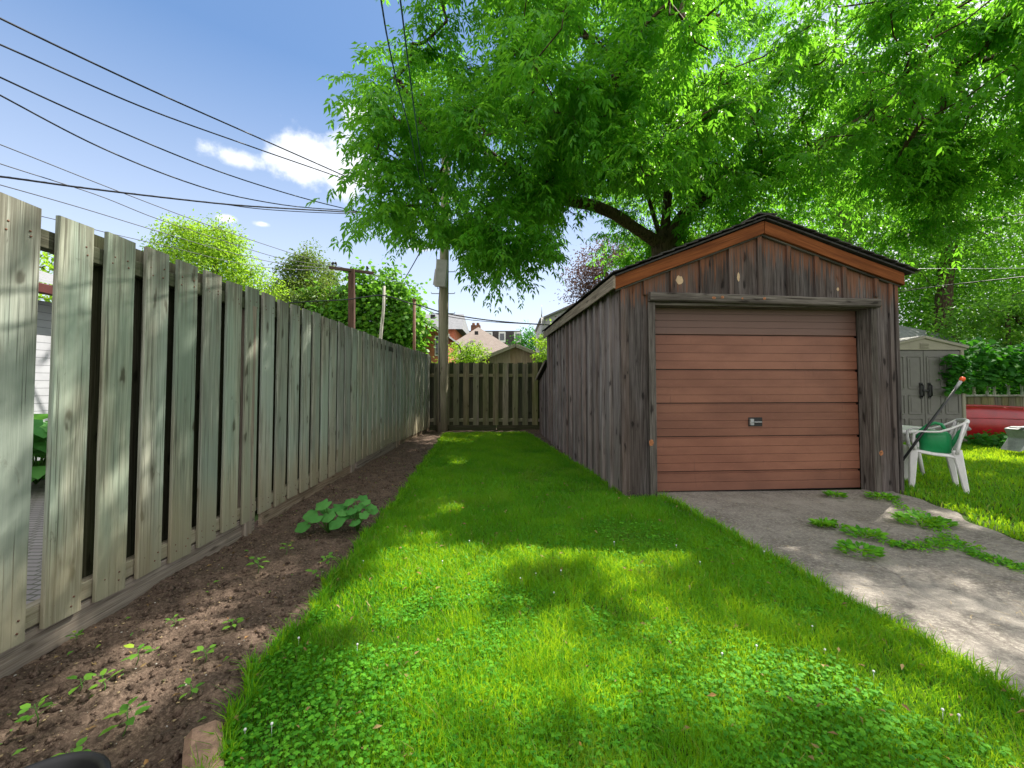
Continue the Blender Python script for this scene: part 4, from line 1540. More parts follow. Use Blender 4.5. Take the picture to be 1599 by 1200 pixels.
# neighbour's hostas behind the left fence
hp = empty('hosta', (-5.7, 5.1, 0), 'broad leaved green plant against the white siding seen through the fence gap', 'plant')
n = 260
a = R.rand(n) * 6.28; r = .15 + .5 * R.rand(n)
pp = np.stack([-5.75 + np.cos(a) * r, 5.15 + np.sin(a) * r * 1.3, .08 + .75 * R.rand(n)], 1)
dd = np.stack([np.cos(a), np.sin(a), -.35 + .3 * R.rand(n)], 1)
link_mesh('leaves', leaf_mesh('leaves', pp, dd, unit(np.array([0, 0, 1.0]) + R.randn(n, 3) * .25), .26 + .1 * R.rand(n), .2 + .06 * R.rand(n), R.rand(n, 3), broad=True), M['leaf_squash'], hp)
mb = MB()
for i in range(24):
    aa = i * .7
    mb.tube([(-5.75, 5.15, 0), (-5.75 + math.cos(aa) * .2, 5.15 + math.sin(aa) * .25, .3 + .02 * i)], .008, n=5)
mb.build('stem', M['stem'], hp)

# ------------------------------------------------------------------ grass
def blades(name, pts, h, wdt, lean=.5, col=None, kind='stuff', label=None):
    n = len(pts)
    a = R.rand(n) * 6.283
    dirx = np.stack([np.cos(a), np.sin(a), np.zeros(n)], 1)
    b = R.rand(n) * 6.283
    side = np.stack([np.cos(b), np.sin(b), np.zeros(n)], 1)
    ln = (lean * R.rand(n) * h)[:, None]
    p1 = pts + np.array([0, 0, 1.0]) * (h * .55)[:, None] + dirx * ln * .35
    p2 = pts + np.array([0, 0, 1.0]) * (h * (1 - .25 * R.rand(n)))[:, None] + dirx * ln * 1.1
    w_ = wdt[:, None] / 2
    V = np.stack([pts - side * w_, pts + side * w_, p1 + side * w_ * .85, p1 - side * w_ * .85, p2], 1)
    idx = (np.arange(n) * 5)[:, None, None]
    Q = (np.array([(0, 1, 2, 3)])[None] + idx).reshape(-1, 4)
    T = (np.array([(3, 2, 4)])[None] + idx).reshape(-1, 3)
    C = np.repeat(col, 5, axis=0)
    o = link_mesh(name, fast_mesh(name, V.reshape(-1, 3), tris=T, quads=Q, col=C), M['grass'])
    return tag(o, label, 'grass', kind=kind)


def lawn_pts(n, ya, yb, power=1.0, lf=lawn_l, rf_=lawn_r, over=.03):
    y = ya + (yb - ya) * R.rand(n) ** power
    a, b = lf(y) - over * R.rand(n), rf_(y) + over * R.rand(n)
    wmax = 3.6
    keep = R.rand(n) < (b - a) / wmax
    y, a, b = y[keep], a[keep], b[keep]
    x = a + (b - a) * R.rand(len(y))
    return np.stack([x, y, np.zeros(len(y))], 1)


def lawn_part(ya, yb, n, h, wd_, lf=lawn_l, rf_=lawn_r, hv=.5):
    p = lawn_pts(n, ya, yb, lf=lf, rf_=rf_)
    m = len(p)
    patch = vnoise(p[:, 0] + 9, p[:, 1] + 9, 1.7, 51) * .6 + vnoise(p[:, 0] + 9, p[:, 1], 5.5, 52) * .4
    hh = h * (1 - hv / 2 + hv * R.rand(m)) * (.5 + .95 * patch)
    col = np.stack([np.clip(1.1 * (patch - .15) * .65 + .4 * R.rand(m), 0, 1), R.rand(m), np.clip(vnoise(p[:, 0] + 3, p[:, 1] + 8, 3.1, 77) + .35 * R.rand(m), 0, 1)], 1)
    return p, hh, wd_ * (.7 + .6 * R.rand(m)), col


parts = [lawn_part(.9, 2.2, 90000, .058, .0032), lawn_part(2.2, 4.6, 95000, .058, .0048), lawn_part(4.6, 7.5, 60000, .060, .0075), lawn_part(7.5, 10.35, 40000, .062, .011)]
# long tufts along the edges of the lawn
def edge_tufts(n, f, ya, yb, sgn):
    y = ya + (yb - ya) * R.rand(n) ** 1.3
    x = f(y) + sgn * (.045 * R.rand(n) - .02)
    m = len(y)
    return np.stack([x, y, np.zeros(m)], 1), .055 + .06 * R.rand(m) ** 2, .003 + .0009 * y, np.stack([R.rand(m), R.rand(m), .3 + .7 * R.rand(m)], 1)
parts += [edge_tufts(6500, lawn_l, 1.0, 9.9, -1), edge_tufts(6500, lawn_r, 1.3, 9.9, 1)]
blades('lawn_grass', np.concatenate([p[0] for p in parts]), np.concatenate([p[1] for p in parts]), np.concatenate([p[2] for p in parts]), .9,
       np.concatenate([p[3] for p in parts]), label='bright green mown lawn grass between soil bed and garage')


def drive_r(y): return edge([(12, 4.3), (4.9, 4.40), (4.3, 4.22), (3.81, 4.05), (3.22, 3.92), (1.5, 3.75)], y) + .05 * np.sin(y * 5) + .03 * np.sin(y * 13) + .03


def right_r(y): return np.full_like(y, 0) + np.minimum(14.0, 1.32 * y + .4)


y = 2.6 + 6.6 * R.rand(95000)
a, b = drive_r(y), right_r(y)
b = np.maximum(b, a + .05)
x = a + (b - a) * R.rand(len(y))
keep = R.rand(len(y)) < (b - a) / 8
p = np.stack([x[keep], y[keep], np.full(keep.sum(), -.012)], 1)
m = len(p)
patch = vnoise(p[:, 0] + 9, p[:, 1] + 9, 1.7, 61)
blades('side_grass', p, .055 * (.6 + .8 * R.rand(m)), .0105 * (.6 + .8 * R.rand(m)), .8, np.stack([np.clip(.4 * patch + .6 * R.rand(m), 0, 1), R.rand(m), .2 + .8 * R.rand(m)], 1),
       label='green grass at right beyond the driveway around the white chair')


def clover(name, n, ya, yb, size, seed, thr=.45, label=None):
    p = lawn_pts(n, ya, yb, 1.15)
    f = vnoise(p[:, 0] + 15, p[:, 1] + 4, 1.5, seed) * .65 + vnoise(p[:, 0] + 15, p[:, 1] + 4, 5, seed + 1) * .35
    bias = np.clip((2.9 - p[:, 1]) * .18, -.2, .2) - np.clip(p[:, 0] - .5, 0, 2) * .12
    p = p[f + bias > thr]
    m = len(p)
    p[:, 2] = .014 + .034 * R.rand(m)
    out = []
    rot = R.rand(m) * 6.283
    s = size * (.45 + 1.0 * R.rand(m))
    tint = np.clip(R.rand(m), 0, 1)
    Bs, Ds, Ns, Ls, Cs = [], [], [], [], []
    tl = R.randn(m, 3) * .28
    for k in range(3):
        a = rot + k * 2.094
        d = np.stack([np.cos(a), np.sin(a), .12 * R.randn(m)], 1)
        Bs.append(p); Ds.append(d); Ns.append(unit(np.array([0, 0, 1.0]) + tl)); Ls.append(s)
        Cs.append(np.stack([tint, R.rand(m) * .97, R.rand(m)], 1))
    L = np.concatenate(Ls)
    me = leaf_mesh(name, np.concatenate(Bs), np.concatenate(Ds), np.concatenate(Ns), L, L * 1.05, np.concatenate(Cs), broad=True)
    return tag(link_mesh(name, me, M['clover']), label, 'clover', kind='stuff')


clover('clover_patch', 36000, .95, 2.6, .0088, 70, .50, 'three leaved clover spreading through the near lawn')
mb = MB()
for q in lawn_pts(24, 1.2, 3.2):
    c = Vector(q) + Vector((0, 0, random.uniform(.045, .065)))
    mb.tube([c - Vector((0, 0, .05)), c], .0008, n=4)
    mb.lathe(c, [(0, -.003), (.0045, -.001), (.005, .002), (.003, .005), (0, .006)], 7)
tag(mb.build('clover_flowers', M['white_paint']), 'tiny white clover flowers in the near lawn', 'clover flowers', kind='stuff')
clover('far_clover', 16000, 2.6, 5.0, .011, 70, .50, 'clover patches mixed in the middle lawn')

# ------------------------------------------------------------------ plants in the bed
def seedling(u, v, h, label, nl=7, size=.055, yellow=False, two=False):
    b = GP(u, v, -.005)
    t = empty('seedling', b, label, 'seedling', 'seedlings sprouting in the soil bed')
    lean = Vector((random.uniform(-.25, .25), random.uniform(-.2, .2), 1))
    mb = MB()
    tops = []
    pts = [b + lean * h * q + Vector((.006 * math.sin(q * 5), 0, 0)) for q in (0, .35, .7, 1)]
    mb.tube(pts, [.0022, .002, .0016, .001], n=5)
    P_, D_, L_ = [], [], []
    a0 = random.uniform(0, 6)
    for i in range(nl):
        q = .4 + .6 * (i // 2 * 2 + 1) / nl if nl > 3 else 1
        q = min(1, q)
        k = int(q * 3)
        c = pts[min(k, 2)].lerp(pts[min(k + 1, 3)], q * 3 - k) if k < 3 else pts[3]
        a = a0 + i * 3.14159 + (i // 2) * 1.3
        d = Vector((math.cos(a), math.sin(a), random.uniform(.0, .45)))
        e = c + d * size * .35
        mb.tube([c, e], [.001, .0008], n=4)
        P_.append(e); D_.append(d); L_.append(size * random.uniform(.7, 1.15) * (1.1 - .35 * q))
    mb.build('stem', M['stem'], t)
    n = len(P_)
    L = np.array(L_)
    col = R.rand(n, 3)
    if yellow: col[:, 0] = .8 + .2 * R.rand(n); col[:, 1] = .95
    link_mesh('foliage', leaf_mesh('foliage', np.array([list(x) for x in P_]), np.array([list(x) for x in D_]), unit(np.array([0, 0, 1.0]) + R.randn(n, 3) * .2), L, L * .62, col, broad=True, curl=.2), M['leaf_seedling'], t)


for a_ in ((403, 896, .10, 'tallest narrow leaved seedling on the bed near the fence post', 9, .055),
           (446, 868, .085, 'seedling right of the tall one, mid bed below the squash plant', 8, .05),
           (512, 885, .07, 'pair of drooping seedling leaves near the grass below the squash plant', 9, .05),
           (492, 905, .06, 'small seedling at the lawn edge with a yellowing leaf', 5, .05),
           (272, 975, .03, 'tiny flat sprout nearest the mid bed', 4, .04),
           (365, 985, .05, 'sprout with bent stem in the centre of the bed', 6, .045),
           (212, 1040, .075, 'pale seedling with round leaves on a bare brown stem', 6, .05),
           (320, 1035, .06, 'seedling with a drooping second leaf, right of the pale stemmed one', 6, .045),
           (125, 1080, .05, 'leaning yellow leaf sprout left of the dark seedling', 4, .05),
           (163, 1080, .06, 'dark leaved seedling with one yellow tip leaf', 6, .045),
           (296, 1090, .05, 'low seedling with two yellow leaves near the lawn edge', 5, .045),
           (58, 1135, .09, 'spindly tall seedling nearest the left frame edge', 8, .045),
           (192, 1150, .09, 'largest near seedling with broad pale leaves', 8, .06),
           (118, 1000, .03, 'clump of sprouts tight against the fence base board', 8, .035),
           (112, 1198, .05, 'sprouts beside the black pot rim', 5, .045),
           (412, 805, .04, 'little sprout beside the fence post foot', 5, .035)):
    seedling(*a_)


def squash(u, v, n, h, spread, size, label):
    b = GP(u, v, -.005)
    t = empty('squash_plant', b, label, 'squash plant', 'squash plants in the soil bed')
    mb = MB()
    Pn, Dn = [], []
    for i in range(n):
        a = i * 2.4 + u
        r = spread * math.sqrt((i + .4) / n)
        e = b + Vector((math.cos(a) * r, math.sin(a) * r * .8, h * (1.05 - .55 * (r / spread) ** 2) * random.uniform(.8, 1.1)))
        m_ = b + (e - b) * .5 + Vector((0, 0, h * .25))
        mb.tube([b, m_, e], [.005, .004, .003], n=6)
        Pn.append(e); Dn.append((math.cos(a), math.sin(a), -.1))
    mb.build('stem', M['stem'], t)
    # lobed round leaf blades
    lf = MB()
    for e, d in zip(Pn, Dn):
        s = size * random.uniform(.75, 1.2)
        d = Vector(d).normalized(); sd = d.cross(Vector((0, 0, 1))).normalized()
        up = (sd.cross(d) + Vector((random.uniform(-.3, .3), random.uniform(-.8, -.15), 0))).normalized()
        sd = d.cross(up).normalized(); d = up.cross(sd)
        K = 20
        cup = random.uniform(.05, .2)
        rn = (random.random() * .7, random.random() * .9, random.random())
        vs = [e]
        for ring, rr in ((0, .5), (1, 1.0)):
            for k in range(K):
                a = 2 * math.pi * k / K
                lob = 1 + .10 * math.cos(5 * a) + .03 * math.sin(11 * a + e.x * 50) - (.35 * math.exp(-((a - math.pi) / .28) ** 2))
                r = s * rr * lob
                z = cup * s * (rr ** 2) * (-1) + .05 * s * math.cos(5 * a) * rr + (.06 * s if ring == 0 else 0)
                vs.append(e + d * (math.cos(a) * r + s * .35) + sd * math.sin(a) * r + up * z)
        vs[0] = e + d * s * .35
        fs = [[0, 1 + k, 1 + (k + 1) % K] for k in range(K)] + [[1 + k, 1 + K + k, 1 + K + (k + 1) % K, 1 + (k + 1) % K] for k in range(K)]
        lf.add(vs, fs, None, rn, smooth=True)
    lf.build('foliage', M['leaf_squash'], t)


squash(513, 832, 14, .22, .19, .056, 'broad leaved squash plant nearer to the fence, light green round leaves')
squash(558, 830, 15, .25, .14, .044, 'squash plant beside the lawn edge with torn crumpled leaves')

# weeds on the driveway
def weed(u, v, n, spread, size, label, grassy=0):
    b = GP(u, v, .006)
    t = empty('weed_clump', b, label, 'weed', 'weed clumps on the driveway')
    a = R.rand(n) * 6.283; r = spread * R.rand(n) ** .6
    p = np.stack([b.x + np.cos(a) * r, b.y + np.sin(a) * r * .8, b.z + .004 + .03 * R.rand(n)], 1)
    d = np.stack([np.cos(a), np.sin(a), .25 + .5 * R.rand(n)], 1)
    L = size * (.6 + .8 * R.rand(n))
    link_mesh('foliage', leaf_mesh('foliage', p, d, unit(np.array([0, 0, 1.0]) + R.randn(n, 3) * .4), L, L * .45, R.rand(n, 3), broad=True), M['clover'], t)
    if grassy:
        mb = MB()
        for i in range(grassy):
            q = b + Vector((random.uniform(-1, 1) * spread * .6, random.uniform(-1, 1) * spread * .5, 0))
            e = q + Vector((random.uniform(-.04, .04), random.uniform(-.04, .04), random.uniform(.04, .09)))
            s = Vector((random.uniform(-1, 1), random.uniform(-1, 1), 0)).normalized() * .002
            mb.add([q - s, q + s, e], [[0, 1, 2]])
        mb.build('blades', M['grass'], t)


for a_ in ((1303, 776, 90, .09, .05, 'weed clump at the foot of the garage door'),
           (1284, 822, 110, .09, .045, 'grassy weed tuft in the middle of the driveway', 50),
           (1308, 826, 30, .06, .035, 'little weed just right of the grassy tuft'),
           (1352, 838, 150, .13, .045, 'weed clump between the grassy tuft and the crack line', 20),
           (1340, 864, 150, .13, .045, 'flat weed patch nearest the camera, left end of the crack line'),
           (1376, 779, 160, .13, .045, 'weeds against the right corner post of the garage', 30),
           (1440, 818, 260, .20, .05, 'bushy weed clump with pale flowers on the driveway', 60)):
    weed(*a_)
crack = [(1385, 850), (1420, 858), (1460, 855), (1490, 850), (1520, 868), (1560, 880), (1600, 892), (1680, 910)]
cr2 = [(1392, 783), (1420, 800), (1450, 815), (1470, 835), (1500, 852)]
pp = []
for tab, w_, nn in ((crack, .055, 1300), (cr2, .045, 500)):
    G_ = np.array([list(GP(u, v)) for u, v in tab])
    seg = R.randint(0, len(G_) - 1, nn); q = R.rand(nn)[:, None]
    c = G_[seg] * (1 - q) + G_[seg + 1] * q
    c[:, :2] += R.randn(nn, 2) * w_ * (.4 + vnoise(c[:, 0], c[:, 1], 6, 3))[:, None] * .8
    c[:, 2] = .008 + .018 * R.rand(nn)
    pp.append(c)
pp = np.concatenate(pp)
n = len(pp)
L = .024 * (.5 + 1.0 * R.rand(n))
tag(link_mesh('crack_weeds', leaf_mesh('crack_weeds', pp, unit(R.randn(n, 3) * np.array([1, 1, .2]) + np.array([0, 0, .35])), unit(np.array([0, 0, 1.0]) + R.randn(n, 3) * .4), L, L * .55, R.rand(n, 3), broad=True), M['clover']),
    'mat of green weeds growing along the crack across the driveway', 'weeds', kind='stuff')
# fallen catkins and seeds
def drive_pts(n):
    y = 1.5 + 3.1 * R.rand(n); x = lawn_r(y) + .05 + 2.1 * R.rand(n)
    return np.stack([x, y, np.full(n, .018)], 1)
mb = MB()
for i in range(420):
    q = drive_pts(1)[0]
    a = random.uniform(0, 6.28); l = random.uniform(.008, .03)
    d = Vector((math.cos(a), math.sin(a), 0)); s = d.cross(Vector((0, 0, 1))) * random.uniform(.0008, .0016)
    c = Vector(q); bend = s * random.uniform(-4, 4)
    mb.add([c - s, c + s, c + d * l + s + bend, c + d * l - s + bend, c + d * 2 * l + s, c + d * 2 * l - s], [[0, 1, 2, 3], [3, 2, 4, 5]])
tag(mb.build('fallen_catkins', M['chip']), 'dry yellowish catkins and twigs fallen on the driveway', 'litter', kind='stuff')

# dead leaves on bed and lawn
M['dry_leaf'] = leafmat('dry_leaf', (.20, .12, .05), (.36, .26, .11), (.35, .22, .08), .25, .8)
def litter_leaves(name, label, pts, size, mat):
    n = len(pts)
    a = R.rand(n) * 6.283
    d = np.stack([np.cos(a), np.sin(a), .25 * R.randn(n)], 1)
    L = size * (.5 + R.rand(n))
    o = link_mesh(name, leaf_mesh(name, pts, d, unit(np.array([0, 0, 1.0]) + R.randn(n, 3) * .3), L, L * .4, R.rand(n, 3), curl=.25), mat)
    return tag(o, label, 'dead leaves', kind='stuff')
litter_leaves('dead_leaves', 'small dry leaves scattered over the soil bed', bed_pts(190, zo=.012), .026, M['dry_leaf'])
lp = lawn_pts(520, 1.1, 6, 1.3); lp[:, 2] = .035 + .02 * R.rand(len(lp))
litter_leaves('fallen_leaves', 'few dry brown leaflets lying in the lawn grass', lp, .028, M['dry_leaf'])
gp_ = bed_pts(90, zo=.012)
litter_leaves('fallen_leaflets', 'green and yellow leaflets dropped on the soil bed', gp_, .026, M['leaf_seedling'])
mb = MB()
for q in bed_pts(170, zo=.008):
    a = random.uniform(0, 6.28); l = random.uniform(.015, .06)
    d = Vector((math.cos(a), math.sin(a), random.uniform(-.05, .15))); c = Vector(q)
    mb.tube([c, c + d * l * .5 + Vector((0, 0, .003)), c + d * l + Vector((random.uniform(-.006, .006), 0, 0))], [.0012, .001, .0006], n=4)
tag(mb.build('fallen_twigs', M['bark2']), 'thin broken twigs on the soil bed', 'twigs', kind='stuff')

# ------------------------------------------------------------------ poles and cables
pb = P(690.5, 672, 11.0); pb.z = -.05
pole = empty('utility_pole', pb, 'round wooden utility pole in the far corner by the fence', 'utility pole')
mb = MB()
mb.tube([pb + Vector((.006 * k, 0, .95 * k)) for k in range(10)], [.142 - .005 * k for k in range(10)], n=20)
mb.build('shaft', M['pole'], pole)
mb = MB()
c0 = P(689, 427, 10.8)
mb.plank(c0 + Vector((-.02, 0, -.35)), c0 + Vector((.03, 0, .34)), (1, 0, 0), .30, .12, .02)
mb.plank(c0 + Vector((-.17, .01, -.3)), c0 + Vector((-.12, .01, .1)), (1, 0, 0), .08, .1, .02)
mb.build('cable_box', M['greybox'], pole)
for v in (425, 459, 490):
    mb = MB()
    for sgn in (-1, 1):
        if v == 425 and sgn < 0: continue
        c = P(692, v, 11.0)
        e = c + Vector((.40 * sgn * .75, -.02, 0))
        mb.tube([c, e, e + Vector((0.01 * sgn, 0, .035))], .010, n=6)
    mb.build('step_bolt', M['metal'], pole)
mb = MB()
mb.tube([P(684, 340, 10.85), P(682, 400, 10.85), P(680, 442, 10.83), P(684, 452, 10.83), P(687, 446, 10.82), P(685, 470, 10.84), P(686, 560, 10.85), P(687, 660, 10.85)], .009, n=6)
mb.build('riser_cable', M['cable'], pole)

tb = P(549, 600, 18); tb.z = -.05
tp = empty('utility_pole', tb, 'dark brown pole with a crossarm above the left fence', 'utility pole')
mb = MB(); t1 = P(549.5, 421, 18); mb.plank(tb, t1, (1, 0, 0), .25, .22, .02)
mb.build('shaft', M['crossarm'], tp)
mb = MB(); mb.plank(P(514, 418, 17.3), P(583, 427, 18.6), (0, 0, 1), .12, .1, .01)
mb.build('crossarm', M['crossarm'], tp)
for u, v, Y in ((520, 418, 17.4), (524, 418, 17.5), (573, 424, 18.4)):
    mb = MB(); c = P(u, v, Y)
    mb.tube([c, c + Vector((random.uniform(-.08, .08), 0, .2))], .02, n=6)
    mb.lathe(c + Vector((0, 0, .12)), [(.02, 0), (.06, .02), (.03, .05), (.055, .07), (.02, .12)], 10)
    mb.build('insulator', M['black'], tp)
mb = MB(); a = P(589, 600, 18); a.z = -.05
mb.tube([a, P(594, 530, 18), P(599, 480, 18), P(600, 447, 18)], [.085, .07, .06, .05], n=10)
tag(mb.build('leaning_pole', M['birch']), 'pale thin leaning pole in front of the broad leaved tree', 'pole')
mb = MB(); a = P(647, 600, 16.5); a.z = -.05
mb.tube([a, P(647, 470, 16.5)], .055, n=10)
mb.lathe(P(647, 470, 16.5), [(.055, 0), (.09, .02), (.09, .06), (.0, .08)], 10)
tag(mb.build('steel_pole', M['rust']), 'thin rusty pole between the broad leaved tree and brick house', 'pole')


def cable(label, pts, Y0, Y1, r, name='overhead_cable', mat='cable', tw=0):
    u0, u1 = pts[0][0], pts[-1][0]
    v0, v1 = pts[0][1], pts[-1][1]
    ctr = []
    steps = 40
    L = [0]
    for a, b in zip(pts, pts[1:]): L.append(L[-1] + math.hypot(b[0] - a[0], b[1] - a[1]))
    us = np.array([p[0] for p in pts], float); vs = np.array([p[1] for p in pts], float); L = np.array(L)
    # smooth resampling with a cubic through the points
    def cat(q):
        k = min(len(pts) - 2, max(0, int(np.searchsorted(L, q, side='right') - 1)))
        t = (q - L[k]) / max(1e-6, L[k + 1] - L[k])
        out = []
        for arr in (us, vs):
            p1, p2 = arr[k], arr[k + 1]
            m1 = (arr[k + 1] - arr[k - 1]) / (L[k + 1] - L[k - 1]) if k > 0 else (p2 - p1) / (L[k + 1] - L[k])
            m2 = (arr[k + 2] - arr[k]) / (L[k + 2] - L[k]) if k + 2 < len(pts) else (p2 - p1) / (L[k + 1] - L[k])
            h = L[k + 1] - L[k]
            out.append((2 * t**3 - 3 * t**2 + 1) * p1 + (t**3 - 2 * t**2 + t) * h * m1 + (-2 * t**3 + 3 * t**2) * p2 + (t**3 - t**2) * h * m2)
        return out
    for i in range(steps + 1):
        q = i / steps
        u, v = cat(L[-1] * q)
        iy = (1 / Y0) * (1 - q) + (1 / Y1) * q
        ctr.append(P(u, v, 1 / iy))
    mb = MB()
    mb.tube(ctr, r, n=6)
    if tw:
        hel = []
        for i in range(steps * 6 + 1):
            q = i / (steps * 6) * steps
            k = min(steps - 1, int(q)); p = ctr[k].lerp(ctr[k + 1], q - k)
            hel.append(p + Vector((0, math.cos(i * .8) * tw, math.sin(i * .8) * tw)))
        mb.tube(hel, r * .8, n=5)
    return tag(mb.build(name, M[mat]), label, 'cable', 'overhead cables')


cable('highest black cable crossing the upper left sky', [(-160, -52), (0, 29), (216, 132), (400, 214), (540, 276), (690, 345)], 3.2, 11, .010)
cable('second highest black cable in the left sky', [(-160, 2), (0, 70), (216, 165), (400, 232), (540, 281), (690, 338)], 3.2, 11, .009)
cable('third black cable from the top in the left sky', [(-160, 45), (0, 121), (156, 192), (320, 260), (440, 300), (552, 329), (690, 352)], 3.4, 11, .009)
cable('fourth black cable from the top in the left sky', [(-160, 62), (0, 149), (160, 232), (320, 294), (440, 320), (560, 331), (690, 348)], 3.6, 11, .009)
cable('thick twisted black cable bundle running level above the left fence', [(-160, 258), (0, 276), (132, 294), (320, 316), (400, 323), (624, 336), (690, 340)], 4.5, 11, .013, tw=.004)
cable('thin cable that sags just under the thick twisted bundle', [(300, 314), (340, 318), (400, 326), (470, 331), (560, 335), (690, 343)], 7.2, 10.9, .008)
cable('upper thin line running down to the crossarm pole', [(-160, 165), (0, 226), (172, 294), (320, 350), (456, 396), (520, 414), (640, 446)], 7, 24, .011)
cable('middle thin line running down to the crossarm pole', [(-160, 202), (0, 256), (152, 305), (240, 340), (360, 380), (440, 404), (524, 417)], 7, 19.4, .011)
cable('third thin line, near the fence tops, to the crossarm pole', [(-160, 245), (0, 289), (120, 323), (248, 362), (350, 392), (440, 412), (573, 424)], 7, 20.5, .011)
cable('lowest thin line just over the fence board tops', [(-160, 292), (64, 338), (160, 362), (248, 382), (400, 416), (549, 424)], 8, 20, .010)
cable('left of the two dark teal cables hanging in front of the tree', [(588, -40), (595, 0), (604, 55), (620, 130), (640, 205), (658, 290), (682, 372)], 2.3, 10.8, .006, mat='bluecable', tw=.006)
cable('right of the two dark teal cables hanging in front of the tree', [(618, -40), (625, 0), (637, 95), (648, 180), (660, 260), (686, 365)], 2.3, 10.8, .006, mat='bluecable', tw=.006)
cable('short service cable going down left from the utility pole', [(686, 345), (665, 378), (646, 412), (632, 436)], 11, 16, .016)
cable('sagging black cable bundle over the far houses', [(640, 474), (655, 477), (690, 488), (745, 498), (800, 504), (862, 508)], 16, 15, .022, tw=.008)
cable('thin line under the sagging bundle over the far houses', [(650, 476), (680, 490), (745, 501), (860, 508)], 16, 15, .012)
cable('thick black cable crossing behind the crossarm pole', [(440, 474), (490, 471), (545, 468), (570, 464), (600, 462), (640, 474)], 17, 16, .022, tw=.006)
cable('pale wire crossing the trees right of the garage roof', [(1380, 423), (1440, 420), (1510, 420), (1620, 419)], 10, 9, .005, mat='metal')
cable('dark sloping cable low in the trees right of the garage', [(1380, 460), (1460, 448), (1530, 440), (1620, 430)], 12, 9, .011)
cable('upper of two thin wires high in the trees at right', [(1420, 370), (1500, 350), (1620, 332)], 12, 9, .007)
cable('lower of two thin wires high in the trees at right', [(1420, 382), (1500, 364), (1620, 343)], 12, 9, .007)

# ------------------------------------------------------------------ buildings beyond
def gabled(m, x0, x1, y0, y1, ze, zr, axis='y', over=.25, th=.12):
    """roof slabs; ridge along axis"""
    if axis == 'y':
        xm = (x0 + x1) / 2
        for xa in (x0 - over, x1 + over):
            zz = ze - (zr - ze) * over / abs(xm - x0)
            m.add([(xm, y0 - over, zr), (xa, y0 - over, zz), (xa, y1 + over, zz), (xm, y1 + over, zr)] + [(xm, y0 - over, zr - th), (xa, y0 - over, zz - th), (xa, y1 + over, zz - th), (xm, y1 + over, zr - th)],
                  [[0, 1, 2, 3], [7, 6, 5, 4], [0, 4, 5, 1], [1, 5, 6, 2], [2, 6, 7, 3], [3, 7, 4, 0]], [(0, 0, 0), (3, 0, 0), (3, 5, 0), (0, 5, 0)] * 2)


def walls(m, x0, x1, y0, y1, z1, gable=None):
    def quad(a, b, zt=z1):
        L = (Vector(b) - Vector(a)).length
        m.add([(a[0], a[1], -.05), (b[0], b[1], -.05), (b[0], b[1], zt), (a[0], a[1], zt)], [[0, 1, 2, 3]], [(0, 0, 0), (L, 0, 0), (L, zt, 0), (0, zt, 0)])
    quad((x0, y0), (x1, y0)); quad((x1, y0), (x1, y1)); quad((x1, y1), (x0, y1)); quad((x0, y1), (x0, y0))
    if gable:
        xm = (x0 + x1) / 2
        for yy in (y0, y1):
            m.add([(x0, yy, z1), (x1, yy, z1), (xm, yy, gable)], [[0, 1, 2]], [(0, z1, 0), (x1 - x0, z1, 0), ((x1 - x0) / 2, gable, 0)])


# brick house
bh = empty('brick_house', (-6.2, 28, 0), 'orange red brick house with grey roof, left of the utility pole', 'house')
m = MB(); walls(m, -8.5, -3.95, 25, 33, 4.25, 5.75); m.build('wall', M['brick'], bh)
m = MB(); gabled(m, -8.5, -3.95, 25, 33, 4.25, 5.75); m.build('roof', M['shingle_grey'], bh)
m = MB()
m.plank((-6.22, 24.7, 5.74), (-3.68, 24.7, 4.06), (0, 0, 1), .16, .06, .004)
m.plank((-6.22, 24.7, 5.74), (-8.78, 24.7, 4.06), (0, 0, 1), .16, .06, .004)
m.build('bargeboard', M['white_paint'], bh)
m = MB(); m.plank((-4.42, 24.97, 2.9), (-4.42, 24.97, 4.1), (1, 0, 0), .3, .06, .01); wnd = m.build('window', M['white_paint'], bh)
m = MB(); m.plank((-4.42, 24.93, 2.98), (-4.42, 24.93, 4.02), (1, 0, 0), .18, .02, .005); o = m.build('pane', M['glass'], bh); o.parent = wnd; o.location = (0, 0, 0)
# grey roofed house behind it
gh = empty('grey_roofed_house', (-4.6, 38, 0), 'grey roof with a small vent just behind the brick house', 'house')
m = MB(); walls(m, -9, -4.9, 36, 44, 6.0); m.build('wall', M['brick'], gh)
m = MB()
m.add([(-9.4, 35.6, 5.9), (-4.2, 35.6, 5.9), (-4.6, 40, 7.9), (-9.2, 40, 7.9)], [[0, 1, 2, 3]], [(0, 0, 0), (5, 0, 0), (5, 4, 0), (0, 4, 0)])
m.add([(-9.4, 44.4, 5.9), (-4.2, 44.4, 5.9), (-4.6, 40, 7.9), (-9.2, 40, 7.9)], [[3, 2, 1, 0]], [(0, 0, 0), (5, 0, 0), (5, 4, 0), (0, 4, 0)])
m.add([(-4.2, 35.6, 5.9), (-4.2, 44.4, 5.9), (-4.6, 40, 7.9)], [[0, 1, 2]])
m.build('roof', M['shingle_grey'], gh)
c = P(676, 498, 37.5)
m = MB(); m.plank(c, c + Vector((0, 0, .35)), (1, 0, 0), .4, .3, .02); m.build('vent', M['black'], gh)
